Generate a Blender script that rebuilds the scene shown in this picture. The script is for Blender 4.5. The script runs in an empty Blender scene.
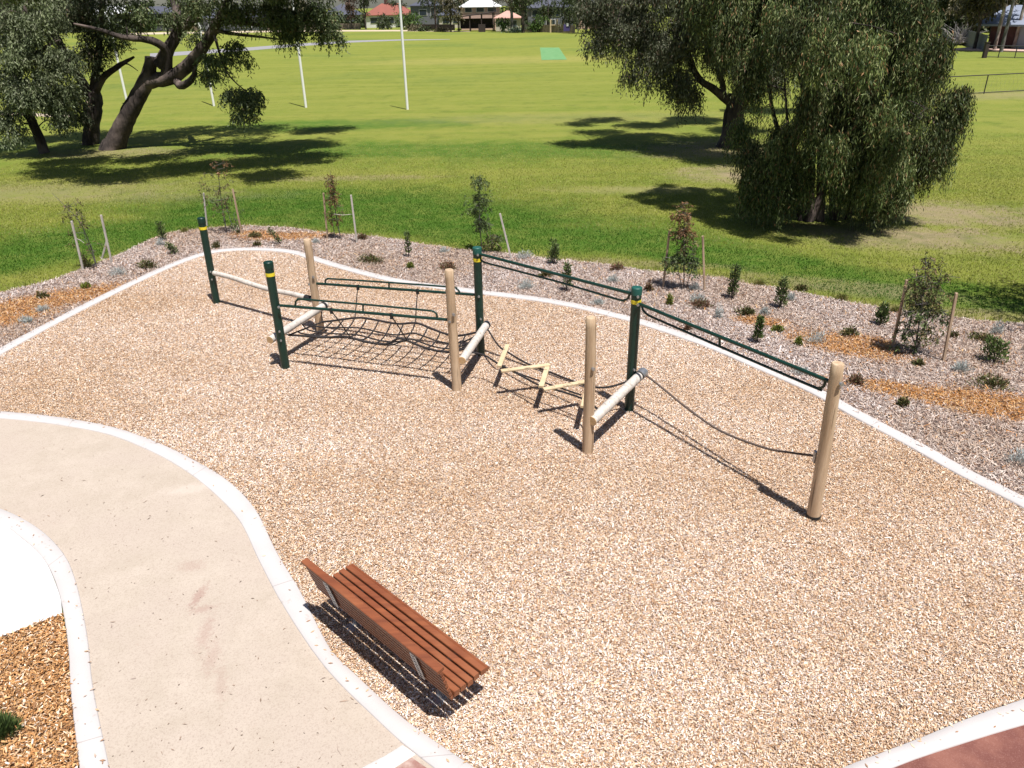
import bpy, math, random
import numpy as np
random.seed(7); RNG = np.random.default_rng(11)
R = math.radians
scene = bpy.context.scene
COL = scene.collection
# ------------------------------------------------------------------ camera
CAMH = 6.1; FPX = 765.0; HORIZ = 2.0; ROLL = 1.0
_p = math.atan((384-HORIZ)/FPX); _r = R(ROLL)
FW = np.array([0, math.cos(_p), -math.sin(_p)]); _u0 = np.array([0, math.sin(_p), math.cos(_p)]); _r0 = np.array([1., 0, 0])
RT = _r0*math.cos(_r)-_u0*math.sin(_r); UP = _r0*math.sin(_r)+_u0*math.cos(_r)
CP = np.array([0, 0, CAMH])
def ray(u, v): return FW*FPX+RT*(u-512)-UP*(v-384)
def at(u, v, z=0.0):
    d = ray(u, v); t = (z-CAMH)/d[2]; return CP+d*t
def at_y(u, v, y):
    d = ray(u, v); return CP+d*(y/d[1])
def above(xy, px):                      # height over ground point xy that shows at row px[1]
    lo, hi = -1.0, 30.0
    for _ in range(50):
        m = (lo+hi)/2; q = np.array([xy[0], xy[1], m])-CP
        v = 384-FPX*(q@UP)/(q@FW)
        if v > px[1]: lo = m
        else: hi = m
    return (lo+hi)/2
def topof(b, t):
    B = at(*b); h = above(B, t); return B, at(t[0], t[1], h)
from mathutils import Matrix, Vector
cam = bpy.data.cameras.new('camera'); camo = bpy.data.objects.new('camera', cam); COL.objects.link(camo)
cam.sensor_width = 36; cam.lens = 36*FPX/1024; cam.clip_start = .1; cam.clip_end = 3000
M3 = Matrix(((RT[0], UP[0], -FW[0]), (RT[1], UP[1], -FW[1]), (RT[2], UP[2], -FW[2])))
camo.matrix_world = Matrix.Translation((0, 0, CAMH)) @ M3.to_4x4()
scene.camera = camo
# ------------------------------------------------------------------ light
SUN_EL = 71.0; SUN_ROT = math.atan2(.537, -.843)
w = bpy.data.worlds.new('World'); scene.world = w; w.use_nodes = True
nt = w.node_tree; bg = nt.nodes['Background']; sky = nt.nodes.new('ShaderNodeTexSky'); sky.sky_type = 'NISHITA'
sky.sun_disc = False; sky.sun_elevation = R(SUN_EL); sky.sun_rotation = SUN_ROT; sky.air_density = 1.0; sky.dust_density = 1.0
nt.links.new(sky.outputs[0], bg.inputs[0]); bg.inputs[1].default_value = 0.05
sd = Vector((.537*math.cos(R(SUN_EL)), -.843*math.cos(R(SUN_EL)), math.sin(R(SUN_EL)))).normalized()
sl = bpy.data.lights.new('sun', 'SUN'); sl.energy = 5.0; sl.angle = R(.53); sl.color = (1, .955, .90)
so = bpy.data.objects.new('sun', sl); COL.objects.link(so); so.rotation_euler = sd.to_track_quat('Z', 'Y').to_euler(); so.location = (10, -10, 40)
SH = np.array([-.537, .843, 0])/math.hypot(.537, .843)*math.tan(R(90-SUN_EL))      # ground shadow shift per metre of height
vs = scene.view_settings; vs.view_transform = 'Standard'; vs.look = 'None'; vs.gamma = 1; vs.use_curve_mapping = False; vs.exposure = 0.62
scene.render.resolution_x = 1024; scene.render.resolution_y = 768
# ------------------------------------------------------------------ materials
def lin(r, g, b):
    f = lambda c: (c/12.92 if c <= .04045 else ((c+.055)/1.055)**2.4)
    return (f(r/255), f(g/255), f(b/255), 1)
class NT:
    def __init__(s, name):
        s.m = bpy.data.materials.new(name); s.m.use_nodes = True; s.t = s.m.node_tree
        s.bsdf = s.t.nodes['Principled BSDF']; s.out = s.t.nodes['Material Output']
    def n(s, typ, **kw):
        nd = s.t.nodes.new(typ)
        for k, v in kw.items(): setattr(nd, k, v)
        return nd
    def l(s, a, b): s.t.links.new(a, b)
    def pos(s):
        if not hasattr(s, '_g'): s._g = s.n('ShaderNodeNewGeometry').outputs['Position']
        return s._g
    def noise(s, scale, detail=4, rough=.55, vec=None, stretch=None):
        nd = s.n('ShaderNodeTexNoise'); nd.inputs['Scale'].default_value = scale; nd.inputs['Detail'].default_value = detail
        nd.inputs['Roughness'].default_value = rough
        v = vec or s.pos()
        if stretch:
            mp = s.n('ShaderNodeMapping'); mp.inputs['Scale'].default_value = stretch[:3]
            if len(stretch) > 3: mp.inputs['Rotation'].default_value = (0, 0, stretch[3])
            s.l(v, mp.inputs[0]); v = mp.outputs[0]
        s.l(v, nd.inputs['Vector']); return nd.outputs[0]
    def ramp(s, fac, stops):
        r = s.n('ShaderNodeValToRGB'); e = r.color_ramp.elements
        while len(e) > 1: e.remove(e[-1])
        e[0].position = stops[0][0]; e[0].color = stops[0][1]
        for p, c in stops[1:]:
            q = e.new(p); q.color = c
        s.l(fac, r.inputs[0]); return r.outputs[0]
    def step(s, fac, a, b):
        m = s.n('ShaderNodeMapRange'); m.interpolation_type = 'SMOOTHSTEP'
        m.inputs[1].default_value = a; m.inputs[2].default_value = b
        s.l(fac, m.inputs[0]); return m.outputs[0]
    def mix(s, fac, a, b, mode='MIX'):
        m = s.n('ShaderNodeMix', data_type='RGBA', blend_type=mode)
        for i, x in ((0, fac), (6, a), (7, b)):
            if isinstance(x, (int, float)): m.inputs[i].default_value = x
            elif isinstance(x, tuple): m.inputs[i].default_value = x
            else: s.l(x, m.inputs[i])
        return m.outputs[2]
    def math(s, op, a, b=None, c=None):
        m = s.n('ShaderNodeMath', operation=op)
        for i, x in enumerate((a, b, c)):
            if x is None: continue
            if isinstance(x, (int, float)): m.inputs[i].default_value = x
            else: s.l(x, m.inputs[i])
        return m.outputs[0]
    def attr(s, name, out='Color'):
        a = s.n('ShaderNodeAttribute', attribute_name=name); return a.outputs[out]
    def bump(s, h, strength=.5, dist=.02):
        b = s.n('ShaderNodeBump'); b.inputs['Strength'].default_value = strength; b.inputs['Distance'].default_value = dist
        s.l(h, b.inputs['Height']); s.l(b.outputs[0], s.bsdf.inputs['Normal'])
    def col(s, c):
        if isinstance(c, tuple): s.bsdf.inputs['Base Color'].default_value = c
        else: s.l(c, s.bsdf.inputs['Base Color'])
    def rough(s, r): s.bsdf.inputs['Roughness'].default_value = r
    def ell(s, cx, cy, rx, ry, rot=0, soft=.5, nz=None, nk=.8):   # soft-edged patch round a place on the ground
        mp = s.n('ShaderNodeMapping', vector_type='TEXTURE'); mp.inputs['Location'].default_value = (cx, cy, 0); mp.inputs['Rotation'].default_value = (0, 0, rot)
        mp.inputs['Scale'].default_value = (rx, ry, 1e4); s.l(s.pos(), mp.inputs[0])
        ln = s.n('ShaderNodeVectorMath', operation='LENGTH'); s.l(mp.outputs[0], ln.inputs[0])
        d = ln.outputs['Value']
        if nz is not None: d = s.math('ADD', d, s.math('MULTIPLY', s.math('SUBTRACT', nz, .5), nk*2))
        return s.step(d, 1+soft/2, 1-soft/2)
def simple(name, rgb, rough=.6, metal=0, var=.12, scale=6, bump=0, spec=.5, stretch=None):
    k = NT(name); c = tuple(rgb)+(1,) if len(rgb) == 3 else rgb
    if var:
        n = k.noise(scale, 5, .6, vec=k.n('ShaderNodeTexCoord').outputs['Object'], stretch=stretch)
        lo = tuple(x*(1-var) for x in c[:3])+(1,); hi = tuple(min(1, x*(1+var)) for x in c[:3])+(1,)
        k.col(k.ramp(n, [(.3, lo), (.7, hi)]))
        if bump: k.bump(n, bump, .01)
    else: k.col(c)
    k.rough(rough); k.bsdf.inputs['Metallic'].default_value = metal; k.bsdf.inputs['Specular IOR Level'].default_value = spec
    return k.m
MAT = {}
def chipmat(name):
    k = NT(name); k.col(k.attr('col')); k.rough(.75); k.bsdf.inputs['Specular IOR Level'].default_value = .3; return k.m
MAT['chips'] = chipmat('wood_chip')
def leafmat(name, trans=.08):
    k = NT(name); c = k.attr('col'); n = k.noise(1.3, 3)
    c2 = k.mix(1.0, c, k.ramp(n, [(.3, (.72, .75, .7, 1)), (.7, (1.25, 1.2, 1.15, 1))]), 'MULTIPLY')
    k.col(c2); k.rough(.55); k.bsdf.inputs['Specular IOR Level'].default_value = .22
    t = k.n('ShaderNodeBsdfTranslucent'); k.l(c2, t.inputs[0]); mx = k.n('ShaderNodeMixShader'); mx.inputs[0].default_value = trans
    k.l(k.bsdf.outputs[0], mx.inputs[1]); k.l(t.outputs[0], mx.inputs[2]); k.l(mx.outputs[0], k.out.inputs[0]); return k.m
MAT['leaf'] = leafmat('leaf')
# bark
def barkmat(name, a, b, c, sc=5, bs=1.0):
    k = NT(name); o = k.n('ShaderNodeTexCoord').outputs['Object']
    n = k.noise(sc, 6, .65, vec=o, stretch=(1.6, 1.6, .35)); n2 = k.noise(.9, 3, .5, vec=o)
    col = k.ramp(n, [(.3, a), (.55, b), (.75, c)]); col = k.mix(k.step(n2, .45, .7), col, tuple(x*1.5 for x in c[:3])+(1,))
    k.col(col); k.rough(.9); k.bump(n, bs, .06); return k.m
MAT['bark'] = barkmat('rough_bark', (.014, .010, .009, 1), (.045, .033, .029, 1), (.10, .076, .066, 1))
MAT['bark_pale'] = barkmat('pale_bark', (.12, .09, .075, 1), (.24, .19, .165, 1), (.36, .31, .28, 1), 4, .5)
MAT['bark_grey'] = barkmat('grey_bark', (.05, .045, .042, 1), (.11, .1, .095, 1), (.2, .185, .18, 1), 4, .6)
def woodmat(name, a, b, sc=14, st=(1, 1, .08), rough=.7):
    k = NT(name); o = k.n('ShaderNodeTexCoord').outputs['Object']
    n = k.noise(sc, 5, .6, vec=o, stretch=st); n2 = k.noise(2.2, 3, .5, vec=o)
    c = k.ramp(n, [(.3, a), (.7, b)]); c = k.mix(k.math('MULTIPLY', k.step(n2, .5, .75), .5), c, tuple(x*.62 for x in b[:3])+(1,))
    cr = k.noise(34, 3, .5, vec=o, stretch=(st[0], st[1], st[2]*.35)); c = k.mix(k.math('MULTIPLY', k.step(cr, .60, .66), .65), c, tuple(x*.4 for x in a[:3])+(1,))
    k.col(c); k.rough(rough); k.bump(k.math('SUBTRACT', n, k.step(cr, .6, .66)), .4, .006); return k.m
MAT['post_wood'] = woodmat('treated_pine', (.34, .22, .13, 1), (.56, .42, .285, 1))
MAT['log_wood'] = woodmat('weathered_pine', (.40, .36, .32, 1), (.56, .52, .48, 1), st=(1, 1, .3))
MAT['log_end'] = woodmat('sawn_log_end', (.42, .26, .12, 1), (.58, .4, .22, 1), st=(1, 1, 1))
MAT['plank'] = woodmat('pale_plank', (.46, .35, .21, 1), (.58, .46, .3, 1), st=(.3, .3, 1))
MAT['stake'] = woodmat('hardwood_stake', (.3, .2, .13, 1), (.5, .37, .26, 1), sc=20)
MAT['bench_wood'] = None
def benchmat():
    k = NT('oiled_hardwood'); o = k.n('ShaderNodeTexCoord').outputs['Object']
    n = k.noise(18, 5, .6, vec=o, stretch=(.07, 1, 1)); n2 = k.noise(1.7, 2, .5, vec=o)
    c = k.ramp(n, [(.25, (.12, .033, .014, 1)), (.75, (.235, .07, .026, 1))]); c = k.mix(k.math('MULTIPLY', k.step(n2, .45, .7), .55), c, (.28, .105, .045, 1))
    k.col(c); k.rough(.5); k.bump(n, .2, .004); return k.m
MAT['bench_wood'] = benchmat()
MAT['green'] = simple('green_enamel', (.003, .027, .019), .38, var=.15, scale=3, spec=.5)
MAT['cap'] = simple('green_plastic_cap', (.008, .075, .06), .5, var=.05)
MAT['yellow'] = simple('yellow_band', (.75, .6, .03), .5, var=.06)
MAT['galv'] = simple('galvanised_steel', (.42, .43, .45), .42, .85, var=.18, scale=25)
MAT['rope'] = simple('dark_rope', (.016, .013, .014), .85, var=.4, scale=90, bump=.6)
MAT['brown_rope'] = simple('brown_rope', (.10, .072, .06), .85, var=.4, scale=90, bump=.6)
MAT['black'] = simple('black_rubber', (.012, .012, .013), .6, var=.1)
MAT['white'] = simple('white_paint', (.8, .8, .8), .45, var=.03, scale=3)
MAT['pitch'] = None
# ------------------------------------------------------------------ object helpers
def tag(o, label=None, cat=None, group=None, kind=None):
    if label: o['label'] = label
    if cat: o['category'] = cat
    if group: o['group'] = group
    if kind: o['kind'] = kind
    return o
def thing(name, label, cat, loc, group=None):
    o = bpy.data.objects.new(name, None); o.empty_display_size = .2; COL.objects.link(o); o.location = tuple(float(x) for x in loc)
    return tag(o, label, cat, group)
def wloc(o):
    v = np.zeros(3)
    while o is not None: v += np.array(o.location); o = o.parent
    return v
def np_mesh(name, V, F, mat, parent=None, loc=None, col=None, smooth=False, fattr=None):
    """V (n,3) world coords, F (m,k) ints; one object. loc: world origin."""
    base = np.array(loc, float) if loc is not None else (wloc(parent) if parent is not None else np.zeros(3))
    me = bpy.data.meshes.new(name); V = np.asarray(V, dtype=np.float64)-base; F = np.asarray(F, dtype=np.int32)
    me.vertices.add(len(V)); me.vertices.foreach_set('co', V.astype(np.float32).ravel())
    k = F.shape[1]; me.loops.add(F.size); me.loops.foreach_set('vertex_index', F.ravel())
    me.polygons.add(len(F)); me.polygons.foreach_set('loop_start', np.arange(0, F.size, k, dtype=np.int32)); me.polygons.foreach_set('loop_total', np.full(len(F), k, dtype=np.int32))
    me.update(calc_edges=True)
    if col is not None:
        a = me.color_attributes.new('col', 'FLOAT_COLOR', 'POINT'); c4 = np.ones((len(V), 4), np.float32); c4[:, :3] = col; a.data.foreach_set('color', c4.ravel())
    if smooth: me.polygons.foreach_set('use_smooth', np.ones(len(F), bool))
    me.materials.append(mat); o = bpy.data.objects.new(name, me); COL.objects.link(o)
    if parent is not None:
        o.parent = parent; o.location = tuple(base-wloc(parent))
    else: o.location = tuple(base)
    return o
class MB:
    def __init__(s): s.v = []; s.f = []; s.sm = []; s.mi = []; s.cur = 0
    def add(s, vs_, fs, smooth=False):
        b = len(s.v); s.v += [tuple(map(float, v)) for v in vs_]; s.f += [tuple(b+i for i in f) for f in fs]; s.sm += [smooth]*len(fs); s.mi += [s.cur]*len(fs)
        return s
    def box(s, c, size, rot=0, ax=None, bev=0):      # ax: 3x3 columns
        if ax is None:
            cr, sr = math.cos(rot), math.sin(rot); ax = np.array([[cr, -sr, 0], [sr, cr, 0], [0, 0, 1]])
        h = np.array(size)/2; c = np.array(c, float)
        if bev <= 0:
            vs_ = [c+ax@(h*np.array([x, y, z])) for x in (-1, 1) for y in (-1, 1) for z in (-1, 1)]
            return s.add(vs_, [(0, 1, 3, 2), (4, 6, 7, 5), (0, 4, 5, 1), (2, 3, 7, 6), (0, 2, 6, 4), (1, 5, 7, 3)])
        # box with chamfered long edges (along local x)
        b = bev; prof = [(-h[1]+b, -h[2]), (h[1]-b, -h[2]), (h[1], -h[2]+b), (h[1], h[2]-b), (h[1]-b, h[2]), (-h[1]+b, h[2]), (-h[1], h[2]-b), (-h[1], -h[2]+b)]
        vs_ = [c+ax@np.array([x, p, q]) for x in (-h[0], h[0]) for p, q in prof]; n = 8
        fs = [(i, (i+1) % n, n+(i+1) % n, n+i) for i in range(n)]+[tuple(reversed(range(n))), tuple(range(n, 2*n))]
        return s.add(vs_, fs)
    def tube(s, path, rad, seg=10, cap=True, closed=False, rough=0):
        P = [np.array(p, float) for p in path]; n = len(P)
        rad = [rad]*n if isinstance(rad, (int, float)) else list(rad)
        ref = None; vs_ = []
        for i in range(n):
            if closed: t = P[(i+1) % n]-P[i-1]
            else: t = P[min(i+1, n-1)]-P[max(i-1, 0)]
            t = t/(np.linalg.norm(t)+1e-9)
            if ref is None:
                ref = np.cross(t, [0, 0, 1.0] if abs(t[2]) < .9 else [1.0, 0, 0])
            ref = ref-t*(ref@t); ref /= (np.linalg.norm(ref)+1e-9); b = np.cross(t, ref)
            for k in range(seg):
                a = 2*math.pi*k/seg; q_ = 1+rough*(math.sin(a*3+i*.35)*.6+math.sin(a*7-i*.8)*.5+random.uniform(-.7, .7)) if rough else 1
                vs_.append(P[i]+rad[i]*q_*(math.cos(a)*ref+math.sin(a)*b))
        fs = []
        m = n if closed else n-1
        for i in range(m):
            j = (i+1) % n
            for k in range(seg): fs.append((i*seg+k, i*seg+(k+1) % seg, j*seg+(k+1) % seg, j*seg+k))
        s.add(vs_, fs, True)
        if cap and not closed:
            s.add([vs_[k] for k in range(seg)], [tuple(reversed(range(seg)))]); s.add([vs_[(n-1)*seg+k] for k in range(seg)], [tuple(range(seg))])
        return s
    def build(s, name, mat, parent=None, loc=None, label=None):
        base = np.array(loc, float) if loc is not None else (wloc(parent) if parent is not None else np.zeros(3))
        me = bpy.data.meshes.new(name); me.from_pydata([tuple(np.array(v)-base) for v in s.v], [], s.f)
        me.polygons.foreach_set('use_smooth', s.sm)
        mats = mat if isinstance(mat, (list, tuple)) else [mat]
        for m in mats: me.materials.append(m)
        me.polygons.foreach_set('material_index', s.mi); me.update()
        o = bpy.data.objects.new(name, me); COL.objects.link(o)
        if parent is not None: o.parent = parent; o.location = tuple(base-wloc(parent))
        else: o.location = tuple(base)
        if label: o['label'] = label
        return o
def crom(P, step=.25):
    P = [np.array(p, float) for p in P]; out = []
    Q = [2*P[0]-P[1]]+P+[2*P[-1]-P[-2]]
    for i in range(1, len(Q)-2):
        a, b, c, d = Q[i-1:i+3]; n = max(2, int(np.linalg.norm(c-b)/step))
        for k in range(n):
            t = k/n; out.append(.5*((2*b)+(-a+c)*t+(2*a-5*b+4*c-d)*t*t+(-a+3*b-3*c+d)*t**3))
    out.append(P[-1]); return np.array(out)
def resample(P, n):
    P = np.array(P); d = np.r_[0, np.cumsum(np.linalg.norm(np.diff(P, axis=0), axis=1))]; t = np.linspace(0, d[-1], n)
    return np.stack([np.interp(t, d, P[:, k]) for k in range(P.shape[1])], 1)
def inside(poly, X, Y):
    poly = np.array(poly); r = np.zeros(len(X), bool); n = len(poly)
    for i in range(n):
        x1, y1 = poly[i][:2]; x2, y2 = poly[(i+1) % n][:2]
        if y1 == y2: continue
        c = ((y1 > Y) != (y2 > Y)) & (X < (x2-x1)*(Y-y1)/(y2-y1)+x1); r ^= c
    return r
def inview(X, Y, margin=30):
    q = np.stack([X, Y, np.zeros_like(X)], 1)-CP; zc = q@FW; u = 512+FPX*(q@RT)/zc; v = 384-FPX*(q@UP)/zc
    return (zc > 0) & (u > -margin) & (u < 1024+margin) & (v > -margin) & (v < 768+margin)
G = lambda L, z=0: [at(u, v, z) for u, v in L]
# ------------------------------------------------------------------ ground outlines (world metres)
A_px = [(-120, 420), (-60, 388), (0, 354), (40, 332), (80, 311), (120, 291), (160, 272), (190, 260), (215, 253), (250, 250.5), (290, 253), (320, 262), (350, 271), (400, 283), (473, 293), (527, 299.5), (572, 307), (618, 318), (643, 324.5), (706, 346), (760, 369), (813, 392.5), (861, 419), (910, 445), (964, 475.5), (1024, 506), (1100, 552), (1180, 610)]
A_c = crom(G(A_px), .2)
Br_px = [(-90, 408), (0, 413), (60, 419), (110, 428), (150, 441), (185, 457), (225, 480), (255, 510), (277, 554), (300, 592), (330, 650), (352, 673), (397, 715), (430, 740), (472, 768), (520, 800), (590, 835)]
Bl_px = [(-90, 415), (0, 420), (55, 426), (104, 435), (140, 448), (172, 464), (204, 486), (238, 520), (259, 562), (280, 602), (312, 652), (338, 684), (372, 717), (402, 745), (440, 775), (480, 806), (540, 845)]
Cr_px = [(-90, 500), (-40, 503), (0, 510), (37.5, 529), (64, 555), (77, 585), (88, 637), (94, 690), (110, 768), (122, 830), (135, 900)]
Cl_px = [(-90, 508), (-40, 513), (0, 525), (22, 540), (45, 562), (60, 596), (69, 649), (71, 690), (80, 768), (90, 830), (100, 900)]
Du_px = [(740, 815), (800, 788), (847, 768), (920, 740), (971, 719), (1024, 701), (1100, 677), (1180, 655)]
Dl_px = [(785, 818), (850, 788), (898, 768), (931, 756), (990, 737), (1024, 727), (1100, 704), (1180, 682)]
bed_px = [(-120, 330), (-60, 311), (0, 293), (41, 284), (79, 271), (118, 256), (153, 239), (180, 231), (240, 227), (292, 229), (330, 233), (370, 237), (426, 245), (464, 250), (514, 254), (561, 261), (600, 265), (652, 272), (707, 276), (750, 284), (820, 297.5), (844, 302), (894, 310), (957, 317.5), (1024, 325), (1100, 335), (1200, 350)]
bed_edge = crom(G(bed_px), .25)
# wobble of the lawn edge
_w = np.cumsum(RNG.normal(0, .02, len(bed_edge))); _w -= np.convolve(_w, np.ones(25)/25, 'same'); bed_edge[:, 1] += np.clip(_w*2.0, -.12, .12)
Br, Bl, Cr, Cl, Du, Dl = [crom(G(x), .2) for x in (Br_px, Bl_px, Cr_px, Cl_px, Du_px, Dl_px)]
def sheet(name, poly, z, mat, sub=0):
    o = MB().add([(p[0], p[1], z) for p in poly], [tuple(range(len(poly)))]).build(name, mat)
    return tag(o, kind='structure')
def kerb(name, E1, E2, z, mat, n=None, zb=-.1):
    n = n or int(np.linalg.norm(np.diff(E1, axis=0), axis=1).sum()/.12)
    a = resample(E1[:, :2], n); b = resample(E2[:, :2], n); d = b-a; d /= np.linalg.norm(d, axis=1)[:, None]
    be = .012
    wob = lambda: RNG.normal(0, .002, n)
    prof = [(a, zb), (a, z-be), (a+d*be, z), (b-d*be, z), (b, z-be), (b, zb)]
    V = np.concatenate([np.c_[p, np.full(n, zz)+(wob() if zz == z else 0)] for p, zz in prof]); F = []
    for k in range(5):
        for i in range(n-1): F.append((k*n+i, k*n+i+1, (k+1)*n+i+1, (k+1)*n+i))
    o = np_mesh(name, V, F, mat)
    s = np.r_[0, np.cumsum(np.linalg.norm(np.diff((a+b)/2, axis=0), axis=1))]
    at_ = o.data.attributes.new('arc', 'FLOAT', 'POINT'); at_.data.foreach_set('value', np.tile(s, 6).astype(np.float32))
    return tag(o, kind='structure')
def concrete(name, c, joint=3.1, spots=.3):
    k = NT(name); n = k.noise(60, 4, .7); n2 = k.noise(1.6, 5, .6); n3 = k.noise(9, 4, .6)
    col = k.mix(k.step(n2, .35, .7), tuple(x*.93 for x in c)+(1,), c+(1,))
    col = k.mix(k.math('MULTIPLY', k.step(n, .55, .75), .18), col, tuple(x*.6 for x in c)+(1,))
    col = k.mix(k.math('MULTIPLY', k.step(n3, .62, .72), spots), col, (c[0]*.62, c[1]*.5, c[2]*.42, 1))
    if joint:
        a = k.math('FRACT', k.math('DIVIDE', k.attr('arc', 'Fac'), joint)); ln = k.math('LESS_THAN', a, .004)
        ln = k.math('MULTIPLY', ln, .35); col = k.mix(ln, col, (.12, .1, .09, 1))
    k.col(col); k.rough(.85); k.bump(n, .25, .004); return k.m
MAT['kerb'] = concrete('pale_concrete', (.46, .435, .43)); MAT['slab'] = concrete('white_concrete', (.53, .525, .52), 0, .08)
# lawn --------------------------------------------------------------
k = NT('grass_lawn')
nbig = k.noise(.05, 4, .6); nmid = k.noise(.35, 6, .7); nf = k.noise(3.5, 5, .75); nff = k.noise(28, 4, .8); nb = k.noise(9, 4, .7)
dry = (.225, .235, .046, 1); green = (.15, .195, .028, 1); lush = (.042, .11, .012, 1); straw = (.34, .27, .13, 1)
streak = k.noise(.5, 4, .6, stretch=(.05, 1, 1))
col = k.mix(k.step(k.math('ADD', k.math('MULTIPLY', nmid, .5), k.math('MULTIPLY', streak, .5)), .38, .62), green, dry)
sx = k.n('ShaderNodeSeparateXYZ'); k.l(k.pos(), sx.inputs[0]); yy = sx.outputs[1]; xx = sx.outputs[0]
yd = k.math('ADD', yy, k.math('MULTIPLY', k.math('SUBTRACT', nmid, .5), 12))
# far oval: yellow-green, fine
far = k.step(yd, 42, 66); col = k.mix(far, col, k.mix(k.step(streak, .3, .7), (.155, .187, .028, 1), (.205, .22, .042, 1)))
fc = k.math('MULTIPLY', k.step(nbig, .48, .66), k.step(yd, 50, 75)); col = k.mix(k.math('MULTIPLY', fc, .6), col, (.105, .155, .03, 1))
cp = at(505, 60); e = k.ell(cp[0], cp[1], 16, 6, .1, .9, nmid, .5); col = k.mix(k.math('MULTIPLY', e, .35), col, (.36, .3, .1, 1))
# mid belt near bed: lush green strip following the bed edge
def P2(u, v): q = at(u, v); return q[0], q[1]
nlush = k.step(nmid, .40, .62)
for (u, v, rx, ry, rot) in ((20, 255, 4.5, 1.6, .7), (120, 228, 4, 1.6, .5), (250, 205, 4.8, 2.2, .0), (400, 208, 6, 2.8, -.15), (520, 228, 5.5, 2.0, -.25), (660, 245, 4.5, 1.3, -.35), (800, 268, 4.5, .8, -.45), (960, 300, 3.5, .6, -.4), (480, 150, 12, 2.4, -.1), (350, 125, 7, 2, 0)):
    x, y = P2(u, v); e = k.ell(x, y, rx, ry, rot, .8, nmid, .7); col = k.mix(k.math('MULTIPLY', e, .85), col, k.mix(nf, lush, (.085, .165, .016, 1)))
# dry patches
for (u, v, rx, ry, rot, a) in ((30, 190, 6, 1.4, 0, .45), (130, 198, 5, .8, 0, .3), (350, 178, 3.0, .5, 0, .55), (560, 118, 9, 2.0, 0, .2), (735, 172, 2.2, 1.3, 0, .7), (640, 190, 3.0, .6, -.1, .35), (750, 178, 2.2, 1.0, 0, .6), (110, 153, 3.0, 1.3, 0, .6), (940, 214, 3.0, 1.5, -.3, .85), (905, 238, 2.6, 1.2, -.3, .75), (975, 240, 2.0, .7, -.4, .4), (850, 288, 2.5, .5, -.4, .5), (720, 150, 3, 2.2, 0, .85), (1005, 95, 8, 2, .1, .45), (600, 262, 3, .28, -.2, .6), (980, 314, 2.2, .3, -.3, .6)):
    x, y = P2(u, v); e = k.ell(x, y, rx, ry, rot, 1.2, k.noise(1.1, 7, .8), 1.6); col = k.mix(k.math('MULTIPLY', e, a), col, k.mix(nf, (.19, .145, .085, 1), (.40, .31, .21, 1)))
strw = k.math('MULTIPLY', k.step(nf, .56, .74), .25); col = k.mix(strw, col, straw)
drk = k.math('MULTIPLY', k.step(nff, .48, .68), k.math('SUBTRACT', .55, k.math('MULTIPLY', far, .4))); col = k.mix(drk, col, (.035, .075, .008, 1))
mot = k.noise(1.1, 6, .75); col = k.mix(k.math('MULTIPLY', k.step(mot, .42, .62), .35), col, (.21, .225, .05, 1)); mot2 = k.noise(.6, 6, .8); col = k.mix(k.math('MULTIPLY', k.step(mot2, .5, .66), .35), col, (.05, .09, .012, 1))
k.col(col); k.rough(.9); k.bsdf.inputs['Specular IOR Level'].default_value = .15
k.bump(k.math('ADD', nff, nb), .9, .05); MAT['lawn'] = k.m
nx, ny = 60, 80
gx = np.linspace(-1, 1, nx)**3*900; gx = np.sign(gx)*np.abs(gx); gy = -30+np.linspace(0, 1, ny)**2.6*1500
GX, GY = np.meshgrid(gx, gy); V = np.stack([GX.ravel(), GY.ravel(), np.zeros(GX.size)], 1)
ii = np.arange(GX.size).reshape(GX.shape); F = np.stack([ii[:-1, :-1].ravel(), ii[:-1, 1:].ravel(), ii[1:, 1:].ravel(), ii[1:, :-1].ravel()], 1)
tag(np_mesh('ground', V, F, MAT['lawn']), kind='structure')
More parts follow.
